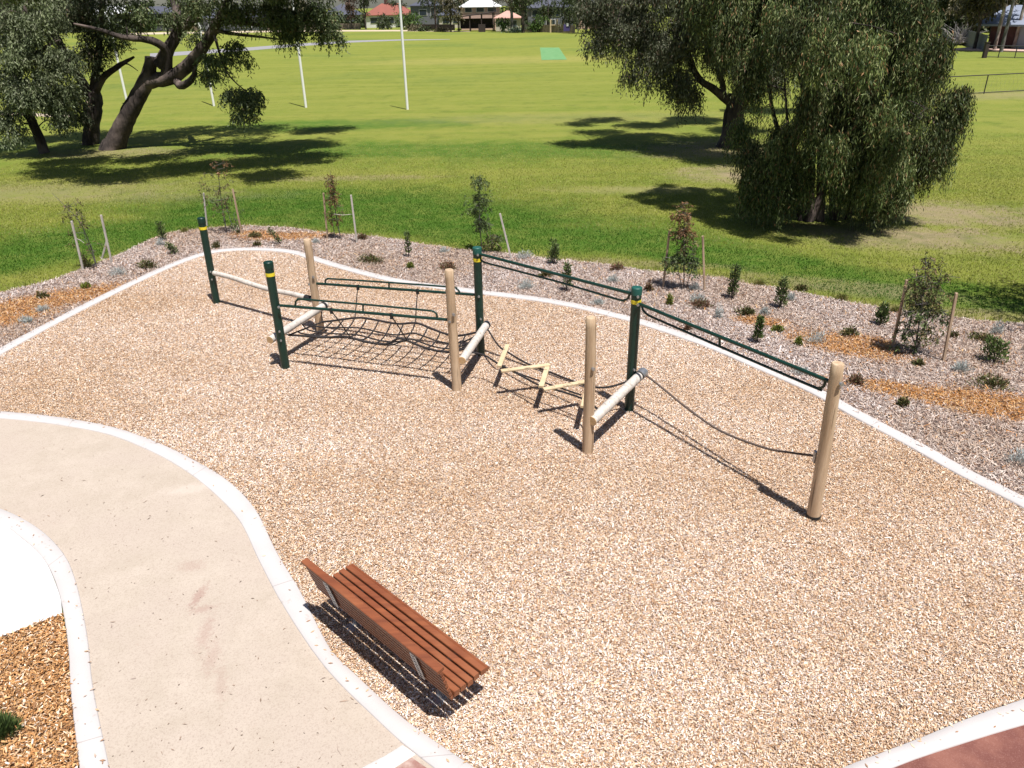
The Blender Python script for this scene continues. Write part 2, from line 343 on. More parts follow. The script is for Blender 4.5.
# chips beds ----------------------------------------------------------
orange_spots = [(45, 302, 2.0, .62, .55), (5, 318, 1.0, .6, .6), (285, 237, 1.4, .42, 0), (250, 234, .6, .3, 0), (760, 322, .55, .3, -.4), (845, 346, 1.1, .5, -.6), (870, 345, .5, .4, -.5), (930, 398, 1.4, .27, -.5), (990, 405, 1.2, .5, -.4), (1040, 412, 1.2, .5, -.4), (895, 388, .6, .2, -.4)]
def orange_mask(X, Y):
    m = np.zeros(len(X))
    for u, v, rx, ry, rot in orange_spots:
        c = at(u, v); dx = X-c[0]; dy = Y-c[1]; a = (dx*math.cos(rot)+dy*math.sin(rot))/rx; b = (-dx*math.sin(rot)+dy*math.cos(rot))/ry
        m = np.maximum(m, np.clip(1.7-np.hypot(a, b)*1.2, 0, 1))
    return m
def chipground(name, stops, sc=45, orange=False):
    k = NT(name)
    v = k.n('ShaderNodeTexVoronoi'); v.inputs['Scale'].default_value = sc
    wv = k.n('ShaderNodeVectorMath', operation='ADD'); nn = k.n('ShaderNodeTexNoise'); nn.inputs['Scale'].default_value = 20; k.l(k.pos(), nn.inputs['Vector'])
    sc_ = k.n('ShaderNodeVectorMath', operation='SCALE'); sc_.inputs['Scale'].default_value = .05; k.l(nn.outputs[1], sc_.inputs[0]); k.l(k.pos(), wv.inputs[0]); k.l(sc_.outputs[0], wv.inputs[1]); k.l(wv.outputs[0], v.inputs['Vector'])
    s1 = k.n('ShaderNodeSeparateColor'); k.l(v.outputs['Color'], s1.inputs[0])
    c = k.ramp(s1.outputs[0], stops)
    if orange:
        oc = k.ramp(s1.outputs[1], [(0, (.12, .05, .015, 1)), (.5, (.42, .2, .06, 1)), (1, (.66, .38, .14, 1))]); nz = k.noise(2.5, 4, .6)
        for u, vv, rx, ry, rot in orange_spots:
            q = at(u, vv); e = k.ell(q[0], q[1], rx, ry, rot, .7, nz, .5); c = k.mix(e, c, oc)
    k.col(c); k.rough(.9); k.bump(k.math('ADD', s1.outputs[2], v.outputs['Distance']), 1.0, .02); return k.m
MAT['fall'] = chipground('wood_chip_ground', [(0, (.15, .09, .055, 1)), (.4, (.33, .21, .14, 1)), (.75, (.48, .345, .25, 1)), (1, (.62, .52, .44, 1))])
MAT['bed'] = chipground('bark_mulch_ground', [(0, (.085, .055, .05, 1)), (.4, (.22, .155, .14, 1)), (.75, (.36, .28, .26, 1)), (1, (.52, .44, .42, 1))], 40, True)
MAT['mulch'] = chipground('brown_mulch_ground', [(0, (.06, .025, .01, 1)), (.4, (.26, .12, .04, 1)), (.75, (.42, .23, .1, 1)), (1, (.62, .42, .24, 1))], 40)
fall_poly = [tuple(p[:2]) for p in A_c]+[(14, 5), (14, 2.0)]+[tuple(p[:2]) for p in Du[::-1]]+[(.9, 2.8)]+[tuple(p[:2]) for p in Br[::-1]]
sheet('wood_chip_surface', fall_poly, .016, MAT['fall'])
bed_poly = [tuple(p[:2]) for p in bed_edge]+[tuple(p[:2]) for p in A_c[::-1]]
sheet('garden_bed_ground', bed_poly, .012, MAT['bed'])
# path
k = NT('path_surface'); n1 = k.noise(48, 5, .9); n2 = k.noise(2.0, 7, .7); n3 = k.noise(14, 5, .75); n4 = k.noise(.8, 3)
c = k.mix(k.step(n2, .3, .7), (.36, .305, .25, 1), (.415, .355, .30, 1)); c = k.mix(k.step(n4, .4, .65), c, (.385, .325, .275, 1))
c = k.mix(k.math('MULTIPLY', k.step(n1, .5, .6), .5), c, (.24, .185, .15, 1)); c = k.mix(k.math('MULTIPLY', k.step(n3, .60, .72), .25), c, (.28, .18, .14, 1))
for (u, v, rx, ry, rot, a) in ((192, 568, .14, .09, .0, .5), (199, 598, .05, .16, -.1, 1), (204, 611, .12, .05, .3, .7), (206, 635, .06, .22, .1, .6), (212, 660, .07, .2, .2, .5), (222, 685, .05, .2, .3, .4)):
    q = at(u, v); e = k.ell(q[0], q[1], rx, ry, rot, 1.2, k.noise(22, 8, .9), 3.6); c = k.mix(k.math('MULTIPLY', e, a*.5), c, (.24, .125, .105, 1))
for (u, v, rx, ry) in ((190, 490, .3, .12),):
    q = at(u, v); e = k.ell(q[0], q[1], rx, ry, .2, 1.4, k.noise(9, 8, .85), 2.0); c = k.mix(k.math('MULTIPLY', e, .35), c, (.5, .44, .39, 1))
k.col(c); k.rough(.9); k.bump(k.math('ADD', n1, k.math('MULTIPLY', n3, .6)), .45, .006); MAT['path'] = k.m
cross = crom(G([(402, 747), (384, 758), (365, 768), (330, 788), (280, 822)]), .1); cross2 = crom(G([(416, 757), (400, 767), (383, 778), (350, 800), (300, 834)]), .1)
path_poly = [tuple(p[:2]) for p in Bl]+[tuple(at(300, 900)[:2])]+[tuple(p[:2]) for p in Cr[::-1]]
sheet('path', path_poly, .028, MAT['path'])
k = NT('red_rubber'); n1 = k.noise(90, 4, .8); n2 = k.noise(3, 4, .6); c = k.mix(k.step(n2, .35, .7), (.13, .042, .032, 1), (.20, .078, .056, 1)); c = k.mix(k.math('MULTIPLY', k.step(n1, .5, .7), .4), c, (.36, .2, .17, 1)); k.col(c); k.rough(.85); k.bump(n1, .4, .006); MAT['red'] = k.m
k = NT('faded_rubber'); n1 = k.noise(90, 4, .8); n2 = k.noise(6, 4, .7); c = k.mix(k.step(n2, .35, .7), (.24, .12, .10, 1), (.4, .3, .26, 1)); k.col(c); k.rough(.85); k.bump(n1, .4, .006); MAT['red2'] = k.m
sheet('red_rubber_surface', [at(412, 760)[:2], at(470, 800)[:2], at(520, 860)[:2], at(420, 900)[:2], at(300, 850)[:2], at(330, 812)[:2]], .032, MAT['red2'])
sheet('red_rubber_path', [tuple(p[:2]) for p in Dl]+[(14, .5), (4, .5)], .028, MAT['red'])
kerb('cross_kerb', cross, cross2, .036, MAT['slab'], 40, -.02)
An = np.gradient(A_c[:, :2], axis=0); An /= np.linalg.norm(An, axis=1)[:, None]; nrm = np.c_[-An[:, 1], An[:, 0]]
kerb('kerb', A_c[:, :2]+nrm*.12, A_c[:, :2]-nrm*.12, .06, MAT['kerb'])
kerb('kerb', Br, Bl, .044, MAT['kerb']); kerb('kerb', Cr, Cl, .042, MAT['kerb']); kerb('kerb', Du, Dl, .046, MAT['kerb'])
slab_poly = [tuple(p[:2]) for p in crom(G(Cl_px[:6]+[(63, 616)]), .1)]+[tuple(at(0, 640)[:2]), tuple(at(-90, 675)[:2])]
sheet('concrete_slab', slab_poly, .036, MAT['slab'])
mulch_poly = G([(-90, 675), (0, 640), (63, 616), (69, 649), (71, 690), (80, 768), (90, 830), (100, 900), (-90, 900)])
sheet('mulch_ground', [tuple(p[:2]) for p in mulch_poly], .014, MAT['mulch'])
# loose chips as real relief ------------------------------------------
def scatter_chips(name, poly, bbox, dens, L, W, palette, z0, lift, orange=False, label=None, extra=None):
    x0, y0, x1, y1 = bbox; n = int((x1-x0)*(y1-y0)*dens); X = RNG.uniform(x0, x1, n); Y = RNG.uniform(y0, y1, n)
    keep = inview(X, Y); X, Y = X[keep], Y[keep]; keep = inside(poly, X, Y); X, Y = X[keep], Y[keep]; n = len(X)
    # clumpy relief
    H = np.sin(X*2.1+np.sin(Y*1.7)*1.3)*np.sin(Y*2.7+X*.6)*.5+.5
    a = RNG.uniform(0, math.tau, n); ti = RNG.normal(0, .38, n); ro = RNG.normal(0, .45, n)
    l = L*RNG.lognormal(0, .4, n)/2; ww = W*RNG.lognormal(0, .35, n)/2
    ax = np.stack([np.cos(a)*np.cos(ti), np.sin(a)*np.cos(ti), np.sin(ti)], 1); bx_ = np.stack([-np.sin(a)*np.cos(ro), np.cos(a)*np.cos(ro), np.sin(ro)], 1)
    c = np.stack([X, Y, z0+RNG.uniform(0, lift, n)+np.abs(np.sin(ti))*l+H*.006], 1)
    V = np.stack([c-ax*l[:, None]-bx_*ww[:, None]*.7, c+ax*l[:, None]*.9-bx_*ww[:, None], c+ax*l[:, None]+bx_*ww[:, None]*.6, c-ax*l[:, None]*.8+bx_*ww[:, None]], 1).reshape(-1, 3)
    pal = np.array([p[:3] for p in palette]); wt = np.array([p[3] for p in palette]); wt = wt/wt.sum()
    C = pal[RNG.choice(len(pal), n, p=wt)]*RNG.uniform(.75, 1.2, (n, 1))
    tn = np.zeros(n)
    for q_ in range(9):
        fr_ = .35*1.45**q_; an_ = RNG.uniform(0, 6.28); tn += np.sin((X*math.cos(an_)+Y*math.sin(an_))*fr_*2.2+RNG.uniform(0, 6.28)+1.5*np.sin(Y*fr_+q_))/1.25**q_
    tn = np.clip(tn/2.2, -1, 1)[:, None]; C = C*(1+tn*np.array([[.08, .12, .18]]))
    if orange:
        om = orange_mask(X, Y)*.95+RNG.normal(0, .33, n); op = np.array([(.50, .26, .10), (.44, .19, .05), (.28, .12, .035), (.58, .38, .19), (.16, .07, .03), (.40, .27, .19)])
        oc = op[RNG.integers(0, len(op), n)]*RNG.uniform(.8, 1.15, (n, 1)); C = np.where((om > .5)[:, None], oc, C)
    C = np.clip(C, 0, .9); F = np.arange(4*n).reshape(n, 4)
    o = np_mesh(name, V, F, MAT['chips'], col=np.repeat(C, 4, 0)); tag(o, label, None, None, 'stuff'); return o
pal_fall = [(.68, .54, .42, 3.3), (.60, .42, .275, 3.4), (.48, .30, .17, 2.4), (.35, .19, .095, 1.5), (.78, .71, .65, 2.4), (.19, .115, .08, .9), (.46, .365, .33, 1.0)]
tag(scatter_chips('loose_wood_chips', fall_poly, (-16, 2, 14, 22), 9500, .0195, .008, pal_fall, .018, .016), 'pale tan and cream wood chips spread over the play area')
pal_bed = [(.52, .43, .38, 3), (.41, .325, .275, 3), (.60, .53, .49, 1.7), (.24, .165, .14, 1.8), (.13, .085, .07, 1.0), (.38, .25, .17, .8)]
tag(scatter_chips('bark_mulch', bed_poly, (-20, 6, 19, 25), 3400, .048, .0095, pal_bed, .014, .02, True), 'grey shredded bark mulch with orange patches in the garden bed')
pal_m = [(.5, .28, .12, 3), (.36, .17, .06, 3), (.64, .44, .27, 1.5), (.2, .1, .045, 1.6), (.7, .58, .46, .6)]
tag(scatter_chips('brown_mulch', [tuple(p[:2]) for p in mulch_poly], (-7, 2, 0, 9), 4200, .034, .012, pal_m, .016, .03), 'brown bark mulch in the bed beside the path at lower left')
# stray litter on path and kerbs
def litter(name, label, pts, L, cols, z):
    V = []; C = []
    for u, v in pts:
        c = at(u, v, z)[:2]; a = random.uniform(0, 6.28); l = L*random.lognormvariate(-.5, .7)/2; w_ = .0028*random.uniform(.6, 1.8); d = np.array([math.cos(a), math.sin(a)]); e = np.array([-d[1], d[0]])
        cv = e*random.uniform(-.3, .3)*l
        for q in (c-d*l-e*w_, c+cv-e*w_*1.6, c+d*l, c+cv+e*w_*1.6): V.append((q[0], q[1], z+random.uniform(0, .006)))
        cc = random.choice(cols); C += [cc]*4
    F = np.arange(len(V)).reshape(-1, 4)
    return tag(np_mesh(name, V, F, MAT['chips'], col=np.array(C)), label, None, None, 'stuff')
pp = [(random.uniform(20, 400), random.uniform(425, 768)) for _ in range(420)]
ww_ = np.array([at(*p)[:2] for p in pp]); kk = inside(path_poly, ww_[:, 0], ww_[:, 1]); pp = [p for p, q in zip(pp, kk) if q]
litter('leaf_litter', 'fine dry twigs and specks scattered over the pinkish path', pp, .035, [(.24, .17, .13), (.17, .12, .09), (.3, .22, .17), (.28, .22, .19)], .033)
pp2 = []
for E1, E2 in ((Br, Bl), (Cr, Cl), (Du, Dl)):
    a = resample(E1[:, :2], 300); b = resample(E2[:, :2], 300)
    for i in range(300):
        if random.random() < .22:
            q = a[i]+(b[i]-a[i])*random.random()**2*.9; pp2.append(q)
V = []; C = []
for q in pp2:
    a = random.uniform(0, 6.28); l = random.uniform(.008, .03); d = np.array([math.cos(a), math.sin(a)])*l; e = np.array([-d[1], d[0]])*.35
    for r in (q-d, q+e, q+d, q-e): V.append((r[0], r[1], .05+random.uniform(0, .004)))
    C += [random.choice([(.5, .32, .18), (.3, .17, .1), (.62, .48, .34), (.4, .3, .24)])]*4
tag(np_mesh('kerb_chips', V, np.arange(len(V)).reshape(-1, 4), MAT['chips'], col=np.array(C)), 'stray wood chips lying on the white concrete kerbs', kind='stuff')
# grass blades near the bed -------------------------------------------
MAT['blade'] = leafmat('grass_blade', .3)
def blades(n, y1, hh, ww2):
    X = RNG.uniform(-22, 26, n); Y = 9+RNG.uniform(0, 1, n)**1.2*(y1-9); keep = inview(X, Y); X, Y = X[keep], Y[keep]
    ey = np.interp(X, bed_edge[:, 0], bed_edge[:, 1]); keep = (Y > ey-.03) & (RNG.uniform(0, 1, len(Y)) < np.clip((40-Y)/14, 0, 1)); X, Y = X[keep], Y[keep]; n = len(X)
    # thin out where bare
    bare = np.zeros(n)
    for (u, v, rx, ry) in ((30, 195, 6, 1.6), (735, 175, 2.6, 1.8), (640, 190, 3.4, .8), (940, 215, 3.6, 2.0), (905, 237, 3.0, 1.6), (820, 225, 3.4, 2.4), (980, 240, 2.4, .9)):
        c = at(u, v); bare = np.maximum(bare, np.clip(1.3-np.hypot((X-c[0])/rx, (Y-c[1])/ry), 0, 1))
    keep = RNG.uniform(0, 1, n) > bare*.95; X, Y = X[keep], Y[keep]; n = len(X); ey = np.interp(X, bed_edge[:, 0], bed_edge[:, 1])
    h = hh*RNG.lognormal(0, .35, n)*(1+.8*np.exp(-(Y-ey)*4)); a = RNG.uniform(0, math.tau, n); le = RNG.uniform(.1, .9, n)*h
    w_ = ww2*RNG.uniform(.7, 1.3, n); d = np.stack([np.cos(a), np.sin(a)], 1)*w_[:, None]
    lx = RNG.normal(0, 1, (n, 2)); lx /= np.linalg.norm(lx, axis=1)[:, None]
    z = np.full(n, .0); V = np.stack([np.c_[X-d[:, 0], Y-d[:, 1], z], np.c_[X+d[:, 0], Y+d[:, 1], z], np.c_[X+lx[:, 0]*le, Y+lx[:, 1]*le, h]], 1).reshape(-1, 3)
    lush_ = np.clip(1.2-(Y-ey)/5.5, 0, 1)[:, None]*.8+.1; q = RNG.uniform(0, 1, (n, 1))
    nn_ = (np.sin(X*.9+np.sin(Y*.7)*2)*np.sin(Y*1.3+X*.4)*.5+.5)[:, None]; n2_ = (np.sin(X*.55+1.9*np.sin(Y*.45+X*.2))*.5+np.sin(Y*.8-X*.35+2*np.sin(X*.5))*.5+1)[:, None]/2; lush_ = np.clip(lush_*(.25+.9*nn_)+np.clip(n2_-.45, 0, 1)*1.1*np.clip((30-Y)/12, 0, 1)[:, None], 0, 1)
    le_ = np.zeros(n)
    for (u, v, rx, ry, rot) in ((15, 258, 4.5, 1.5, .7), (110, 235, 4, 1.2, .5), (250, 208, 3.4, 2.2, 0), (340, 205, 4.5, 2.8, -.05), (440, 215, 4.5, 2.2, -.2), (540, 238, 4.5, 1.5, -.25), (660, 250, 4.5, .9, -.35), (800, 272, 4.5, .6, -.45), (960, 300, 3.5, .5, -.4)):
        c = at(u, v); dx = X-c[0]; dy = Y-c[1]; a_ = (dx*math.cos(rot)+dy*math.sin(rot))/rx; b_ = (-dx*math.sin(rot)+dy*math.cos(rot))/ry; le_ = np.maximum(le_, np.clip((1.25-np.hypot(a_, b_)+.35*(nn_[:, 0]-.5))*2.2, 0, 1))
    lush_ = np.clip(lush_*.28+le_[:, None]*.9, 0, 1)
    C = (1-lush_)*np.where(q < .3, np.array([[.36, .34, .14]]), np.array([[.245, .275, .042]]))+lush_*np.array([[.052, .135, .012]]); C = C*RNG.uniform(.7, 1.3, (n, 1))
    edge = (Y-ey < .25) & (RNG.uniform(0, 1, n) < .5); C[edge] = np.array([.42, .36, .16])*RNG.uniform(.7, 1.1, (edge.sum(), 1))
    return V, C
V, C = blades(1000000, 40, .035, .009)
tag(np_mesh('grass', V, np.arange(len(V)).reshape(-1, 3), MAT['blade'], col=np.repeat(C, 3, 0)), 'short lush green grass along the back of the garden bed', kind='stuff')
# ================================================================== play course
def vplane(A, B, px):                    # point of the vertical plane through A-B seen at px
    A = np.array(A[:2], float); B = np.array(B[:2], float); d = B-A; nn = np.array([-d[1], d[0], 0]); r = ray(*px)
    t = (nn[:2]@(A-CP[:2]))/(nn@r); return CP+r*t
posts = dict(GL=((217, 304), (201, 217.5)), GF=((286, 369), (268, 261.5)), W3=((321, 333), (307, 239)), W4=((457, 391), (449, 269.5)), G5=((481, 356), (477, 247)), W6=((588, 453), (591, 317)), G7=((629, 411), (637, 287)), W8=((813, 519), (838, 363)))
PB = {k_: topof(*v) for k_, v in posts.items()}
XY = {k_: v[0] for k_, v in PB.items()}
ctr = np.mean([v[0] for v in PB.values()], axis=0); ctr[2] = 0
course = thing('rope_obstacle_course', 'green and timber post climbing course with handrails, rope net and swinging planks on wood chips', 'play equipment', ctr)
def post(key, green):
    b, t = PB[key]; ax = t-b; L = np.linalg.norm(ax); u = ax/L
    if green:
        r = .078; o = MB().tube([b-u*.1, b+u*(L-.12)], r, 20).build('post', MAT['green'], course, label='dark green metal post')
        MB().tube([b+u*(L-.12), b+u*(L-.02), t-u*.004, t], [r+.006, r+.007, r+.002, r-.012], 20).build('cap', MAT['cap'] if key == 'G7' or key == 'G5' else MAT['green'], o)
        MB().tube([b+u*(L-.26), b+u*(L-.20)], r+.004, 20).build('band', MAT['yellow'], o)
        for hz in (.62, .8):
            p = b+u*hz+np.array([.02, -.075, 0]); MB().tube([p, p+np.array([.01, -.035, 0])], .018, 8).build('bolt', MAT['galv'], o)
    else:
        n = 16; P = []; rr = []
        ph = RNG.uniform(0, 6, 2)
        for i in range(n+1):
            f = i/n; P.append(b-u*.1*(1-f)+ax*f+np.array([math.sin(f*5+ph[0]), math.cos(f*4+ph[1]), 0])*.006*(f*(1-f)*4)); rr.append(.086-.012*f+RNG.normal(0, .0012))
        P[-1] = t; P.insert(-1, t-u*.012); rr.insert(-1, rr[-1]); rr[-1] -= .012
        o = MB().tube(P, rr, 20).build('post', MAT['post_wood'], course, label='round timber post')
        if key == 'W8': MB().tube([b-u*.05, b+u*.085], .092, 20).build('base_sleeve', MAT['black'], o)
        else: MB().tube([b-u*.05, b+u*.022], .09, 20).build('base_sleeve', MAT['black'], o)
        p = b+u*(L-.23 if key in ('W8',) else L-.75)+np.array([.03, -.082, 0]); MB().tube([p, p+np.array([.012, -.03, 0])], .026, 10).build('bolt', MAT['galv'], o)
    return o
PO = {k_: post(k_, k_[0] == 'G') for k_ in posts}
# cross logs
def log(p0, p1, r, collar=None):
    p0, p1 = np.array(p0), np.array(p1); n = 12
    P = [p0+(p1-p0)*i/n for i in range(n+1)]; o = MB().tube(P, [r*RNG.uniform(.97, 1.03) for _ in P], 20, cap=False).build('cross_log', MAT['log_wood'], course)
    d = (p1-p0)/np.linalg.norm(p1-p0)
    e = MB(); 
    for q, s_ in ((p0, -1), (p1, 1)): MB().tube([q, q+d*s_*.008], [r*.985, r*.93], 20).build('log_end', MAT['log_end'], o)
    return o, d
L1 = (at(270, 340, .6), at(326, 304.5, .66)); L2 = (at(462, 360.5, .6), at(487, 324, .64)); L3 = (at(592, 421, .6), at(644, 371.5, .68))
lg1, d1 = log(*L1, .072); lg2, d2 = log(*L2, .072); lg3, d3 = log(*L3, .075)
MB().tube([L3[1]-d3*.16, L3[1]-d3*.02], .082, 20).build('collar', MAT['galv'], lg3)
MB().tube([L3[1]-d3*.20, L3[1]-d3*.17], .08, 20).build('strap', MAT['black'], lg3)
MB().tube([L2[1]-d2*.1, L2[1]-d2*.05], .08, 20).build('strap', MAT['black'], lg2)
MB().tube([L1[1]-d1*.12, L1[1]-d1*.06], .08, 20).build('strap', MAT['black'], lg1)
for L_, d_, nm, lg in ((L1, d1, 'GF', lg1), (L2, d2, 'W4', lg2), (L3, d3, 'W6', lg3)):
    for key in {'GF': ('GF', 'W3'), 'W4': ('W4', 'G5'), 'W6': ('W6', 'G7')}[nm]:
        # bracket from the log to its post
        b = XY[key]; t_ = ((b-L_[0])@d_); q = L_[0]+d_*np.clip(t_, .05, np.linalg.norm(L_[1]-L_[0])-.05); c = np.array([b[0], b[1], q[2]])
        MB().tube([q, c], .02, 8).build('bracket', MAT['galv'], lg)
# bark-free wobbly log between left post and first cross log
W = [vplane(XY['GL'], L1[1], p) for p in ((214, 273), (232, 277.5), (249, 283.3), (270.6, 289.7), (292.5, 294), (310, 298.7), (322, 303.5))]
bl = MB().tube(crom(W, .12), .055, 14).build('balance_log', MAT['log_wood'], course)
MB().tube([W[4]+(W[5]-W[4])*.75, W[5]+(W[5]-W[4])*.1], .066, 14).build('strap', MAT['black'], bl)
# handrails
def rail(A, B, main, loop, struts, r=.026, r2=.018):
    m = [vplane(XY[A], XY[B], p) for p in main]
    o = MB().tube(m, r, 12).build('handrail', MAT['green'], course)
    lp = [vplane(XY[A], XY[B], p) for p in loop]
    MB().tube(crom(lp, .03), r2, 10).build('grab_loop', MAT['green'], o)
    for a, b in struts: MB().tube([vplane(XY[A], XY[B], a), vplane(XY[A], XY[B], b)], r2*.9, 8).build('strut', MAT['green'], o)
    for q, s_ in ((m[0], 1), (m[-1], -1)):
        MB().tube([q+np.array([0, -.075, 0]), q+np.array([0, -.098, 0])], .022, 10).build('bolt', MAT['galv'], o)
    return o, m
r35, m35 = rail('W3', 'G5', [(310, 283), (479, 295)], [(325.5, 284), (325.3, 280.6), (327.5, 278.9), (333, 278.9), (389, 282.5), (450, 287), (456, 288.5), (459, 291), (459.5, 293.5)], [((389, 282.7), (389, 288.6))])
rF4, mF4 = rail('GF', 'W4', [(280, 305.4), (450, 319.9)], [(295.6, 306.5), (295.6, 302), (298, 299.6), (304, 299.4), (363, 304.3), (425, 310.2), (433, 311.4), (436.6, 314), (437, 318.5)], [((363, 304.5), (363, 312.5))])
r57, m57 = rail('G5', 'G7', [(478, 253.6), (637, 295)], [(480, 254.5), (480.5, 259), (484, 262.2), (491, 264.2), (555, 281), (617, 299.2), (624, 300), (628.3, 298), (629.5, 293)], [])
r78, m78 = rail('G7', 'W8', [(637, 303), (836, 384)], [(642, 305), (643, 310), (647.5, 314.5), (655, 318.3), (719.7, 346.5), (812, 386.2), (819, 388), (824, 386), (825.5, 379.5)], [((719.7, 337.5), (719.7, 346.5))])
# cargo net
def lerp(a, b, t): return np.array(a)+(np.array(b)-np.array(a))*t
bA = lerp(XY['W3'], XY['GF'], .16); bB = lerp(XY['G5'], XY['W4'], .14); fA = lerp(XY['GF'], XY['W3'], .30); fB = lerp(XY['W4'], XY['G5'], .30)
back = crom([vplane(bA, bB, p) for p in ((322, 322), (335, 320.5), (349, 318.5), (362, 317.8), (376, 320), (398, 323.8), (416, 323), (430, 328), (446, 334), (460, 335.5), (478, 332))], .05)
front = crom([vplane(fA, fB, p) for p in ((289, 335), (305, 336), (325, 337.5), (345, 336.5), (366, 342), (386, 344), (400, 338.5), (420, 346), (438, 351), (452, 351.5), (464, 349))], .05)
NS, NTT = 13, 4
bk = resample(back, NS*4+1); fr = resample(front, NS*4+1)
def netp(i, t):     # i on the fine index, t across
    s = i/(NS*4); return lerp(bk[i], fr[i], t)-np.array([0, 0, .17*4*t*(1-t)*math.sin(math.pi*min(1, max(0, s)))**.5])
nb_ = MB()
for j in range(NTT+1):
    nb_.tube([netp(i, j/NTT) for i in range(NS*4+1)], .021 if j in (0, NTT) else .015, 6)
for i in range(0, NS*4+1, 4):
    nb_.tube([netp(i, t/8) for t in range(9)], .015, 6)
for i in range(0, NS*4+1, 4):
    for j in range(NTT+1):
        q = netp(i, j/NTT); nb_.tube([q-np.array([.022, 0, 0]), q+np.array([.022, 0, 0])], .016, 6)
net = nb_.build('rope_net', MAT['rope'], course)
for (m, e, pts) in ((m35, bk, (.30, .655)), (mF4, fr, (.315, .67))):
    for f in pts:
        q = lerp(m[0], m[1], f); idx = int(np.argmin(np.hypot(e[:, 0]-q[0], e[:, 1]-q[1]))); t = e[idx]
        MB().tube([q+np.array([0, 0, -.02]), lerp(q, t, .5), t], .011, 6).build('hanging_rope', MAT['rope'], course)
        MB().tube([q+np.array([0, 0, .03]), q+np.array([0, 0, -.07])], .03, 8).build('clamp', MAT['black'], course)
for a, b in ((netp(0, 0), L1[1]-d1*.15), (netp(0, 1), L1[0]+d1*.35), (netp(NS*4, 0), L2[1]-d2*.2), (netp(NS*4, 1), L2[0]+d2*.35), (netp(0, .5), lerp(*L1, .5)), (netp(NS*4, .5), lerp(*L2, .5))):
    MB().tube([a, b], .011, 6).build('net_anchor_rope', MAT['rope'], course)
# swinging planks on two ropes
PZ = .5
pl = [((507.5, 345), (499, 366.7)), ((501, 371), (549.7, 364.8)), ((547.3, 367), (541, 387)), ((543.4, 389.4), (586, 381.6)), ((588, 386), (583, 407))]
for i, (a, b) in enumerate(pl):
    a, b = at(*a, PZ+.02*(i % 2)), at(*b, PZ+.02*(i % 2)); d = b-a; L = np.linalg.norm(d); d /= L; side = np.array([-d[1], d[0], 0])
    MB().box((a+b)/2, (L, .085, .035), ax=np.stack([d, side, np.cross(d, side)], 1), bev=.006).build('plank', MAT['plank'], course)
ra = crom([L2[1]-d2*.1]+[at(u, v, z) for u, v, z in ((498, 345, .55), (507.5, 352, .49), (528, 364, .47), (549.7, 372, .47), (571.5, 380.5, .48), (589, 386, .5), (609, 387, .56))]+[L3[1]-d3*.25], .08)
rb = crom([L2[0]+d2*.35]+[at(u, v, z) for u, v, z in ((484, 355, .56), (498, 363.6, .49), (520, 375, .47), (541, 386, .47), (560, 391, .48), (583, 399, .5))]+[L3[0]+d3*.3], .08)
rc = crom([at(u, v, z) for u, v, z in ((501, 366, .47), (515, 372, .46), (537, 380, .46), (557.5, 387, .46), (581, 395, .48))], .08)
for r_ in (ra, rb): MB().tube(r_, .017, 6).build('plank_rope', MAT['rope'], course)
MB().tube(rc, .014, 6).build('plank_rope', MAT['rope'], course)
# hanging rope to the last post
ch = crom([L3[1]-d3*.05]+[vplane(L3[1], XY['W8'], p) for p in ((660, 386), (684.5, 406), (719, 430), (762, 447), (790, 452.5), (816, 456))], .1)
MB().tube(ch, .017, 8).build('balance_rope', MAT['brown_rope'], course)
q = ch[-1]; MB().box(q+np.array([-.02, -.02, 0]), (.03, .06, .16)).build('rope_bracket', MAT['galv'], course)

# ================================================================== bench
bA_, bB_ = at(303.5, 560.5, .85), at(440, 671, .85); bd = (bB_-bA_); BL = np.linalg.norm(bd[:2]); bd = bd/np.linalg.norm(bd); bn = np.array([-bd[1], bd[0], 0]); mid = (bA_+bB_)/2
bc = np.array([mid[0], mid[1], 0])+bn*.3
bench = thing('park_bench', 'reddish-brown slatted timber bench with backrest standing on wood chips near the path kerb', 'bench', bc)
def BP(x, y, z): return np.array([mid[0], mid[1], 0])+bd*x+bn*y+np.array([0, 0, z])
bax = np.stack([bd, bn, np.array([0, 0, 1.])], 1)
def rotx(a):
    c, s = math.cos(a), math.sin(a); return bax@np.array([[1, 0, 0], [0, c, -s], [0, s, c]])
mb = MB(); mb.box(BP(0, .008, .845), (BL, .078, .034), ax=rotx(R(4)), bev=.006)
for i in range(7):
    t = i/6.0; mb.box(BP(RNG.uniform(-.003, .003), .016+.0165*i, .797-.063*i), (BL, .03, .045), ax=rotx(R(14)), bev=.005)
mb.build('backrest', MAT['bench_wood'], bench)
mb = MB()
for i in range(5):
    z = .440+[.0, -.008, -.010, -.004, .0][i]; mb.box(BP(RNG.uniform(-.004, .004), .175+.084*i, z), (BL, .066, .065), ax=rotx(R([-6, -3, 0, 2, -2][i])), bev=.006)
mb.box(BP(0, .565, .432), (BL, .05, .05), ax=rotx(R(-50)), bev=.006)
mb.build('seat', MAT['bench_wood'], bench)
for sx_ in (-BL*.31, BL*.33):
    m_ = MB()
    # perforated back plate: two strips and rungs
    for dx in (-.032, .032):
        m_.tube([BP(sx_+dx, -.014, .80), BP(sx_+dx, .075, .44)], .010, 4)
    for j in range(9):
        t = j/8; m_.box(BP(sx_, -.014+.089*t, .80-.36*t), (.062, .012, .024), ax=rotx(R(14)))
    m_.box(BP(sx_, .34, .405), (.055, .46, .03), ax=bax)
    su = m_.build('support_frame', MAT['galv'], bench)
    l_ = MB(); l_.box(BP(sx_, .30, .2), (.06, .09, .4), ax=bax); l_.box(BP(sx_, .30, .025), (.14, .32, .02), ax=bax); l_.build('leg', MAT['galv'], bench)
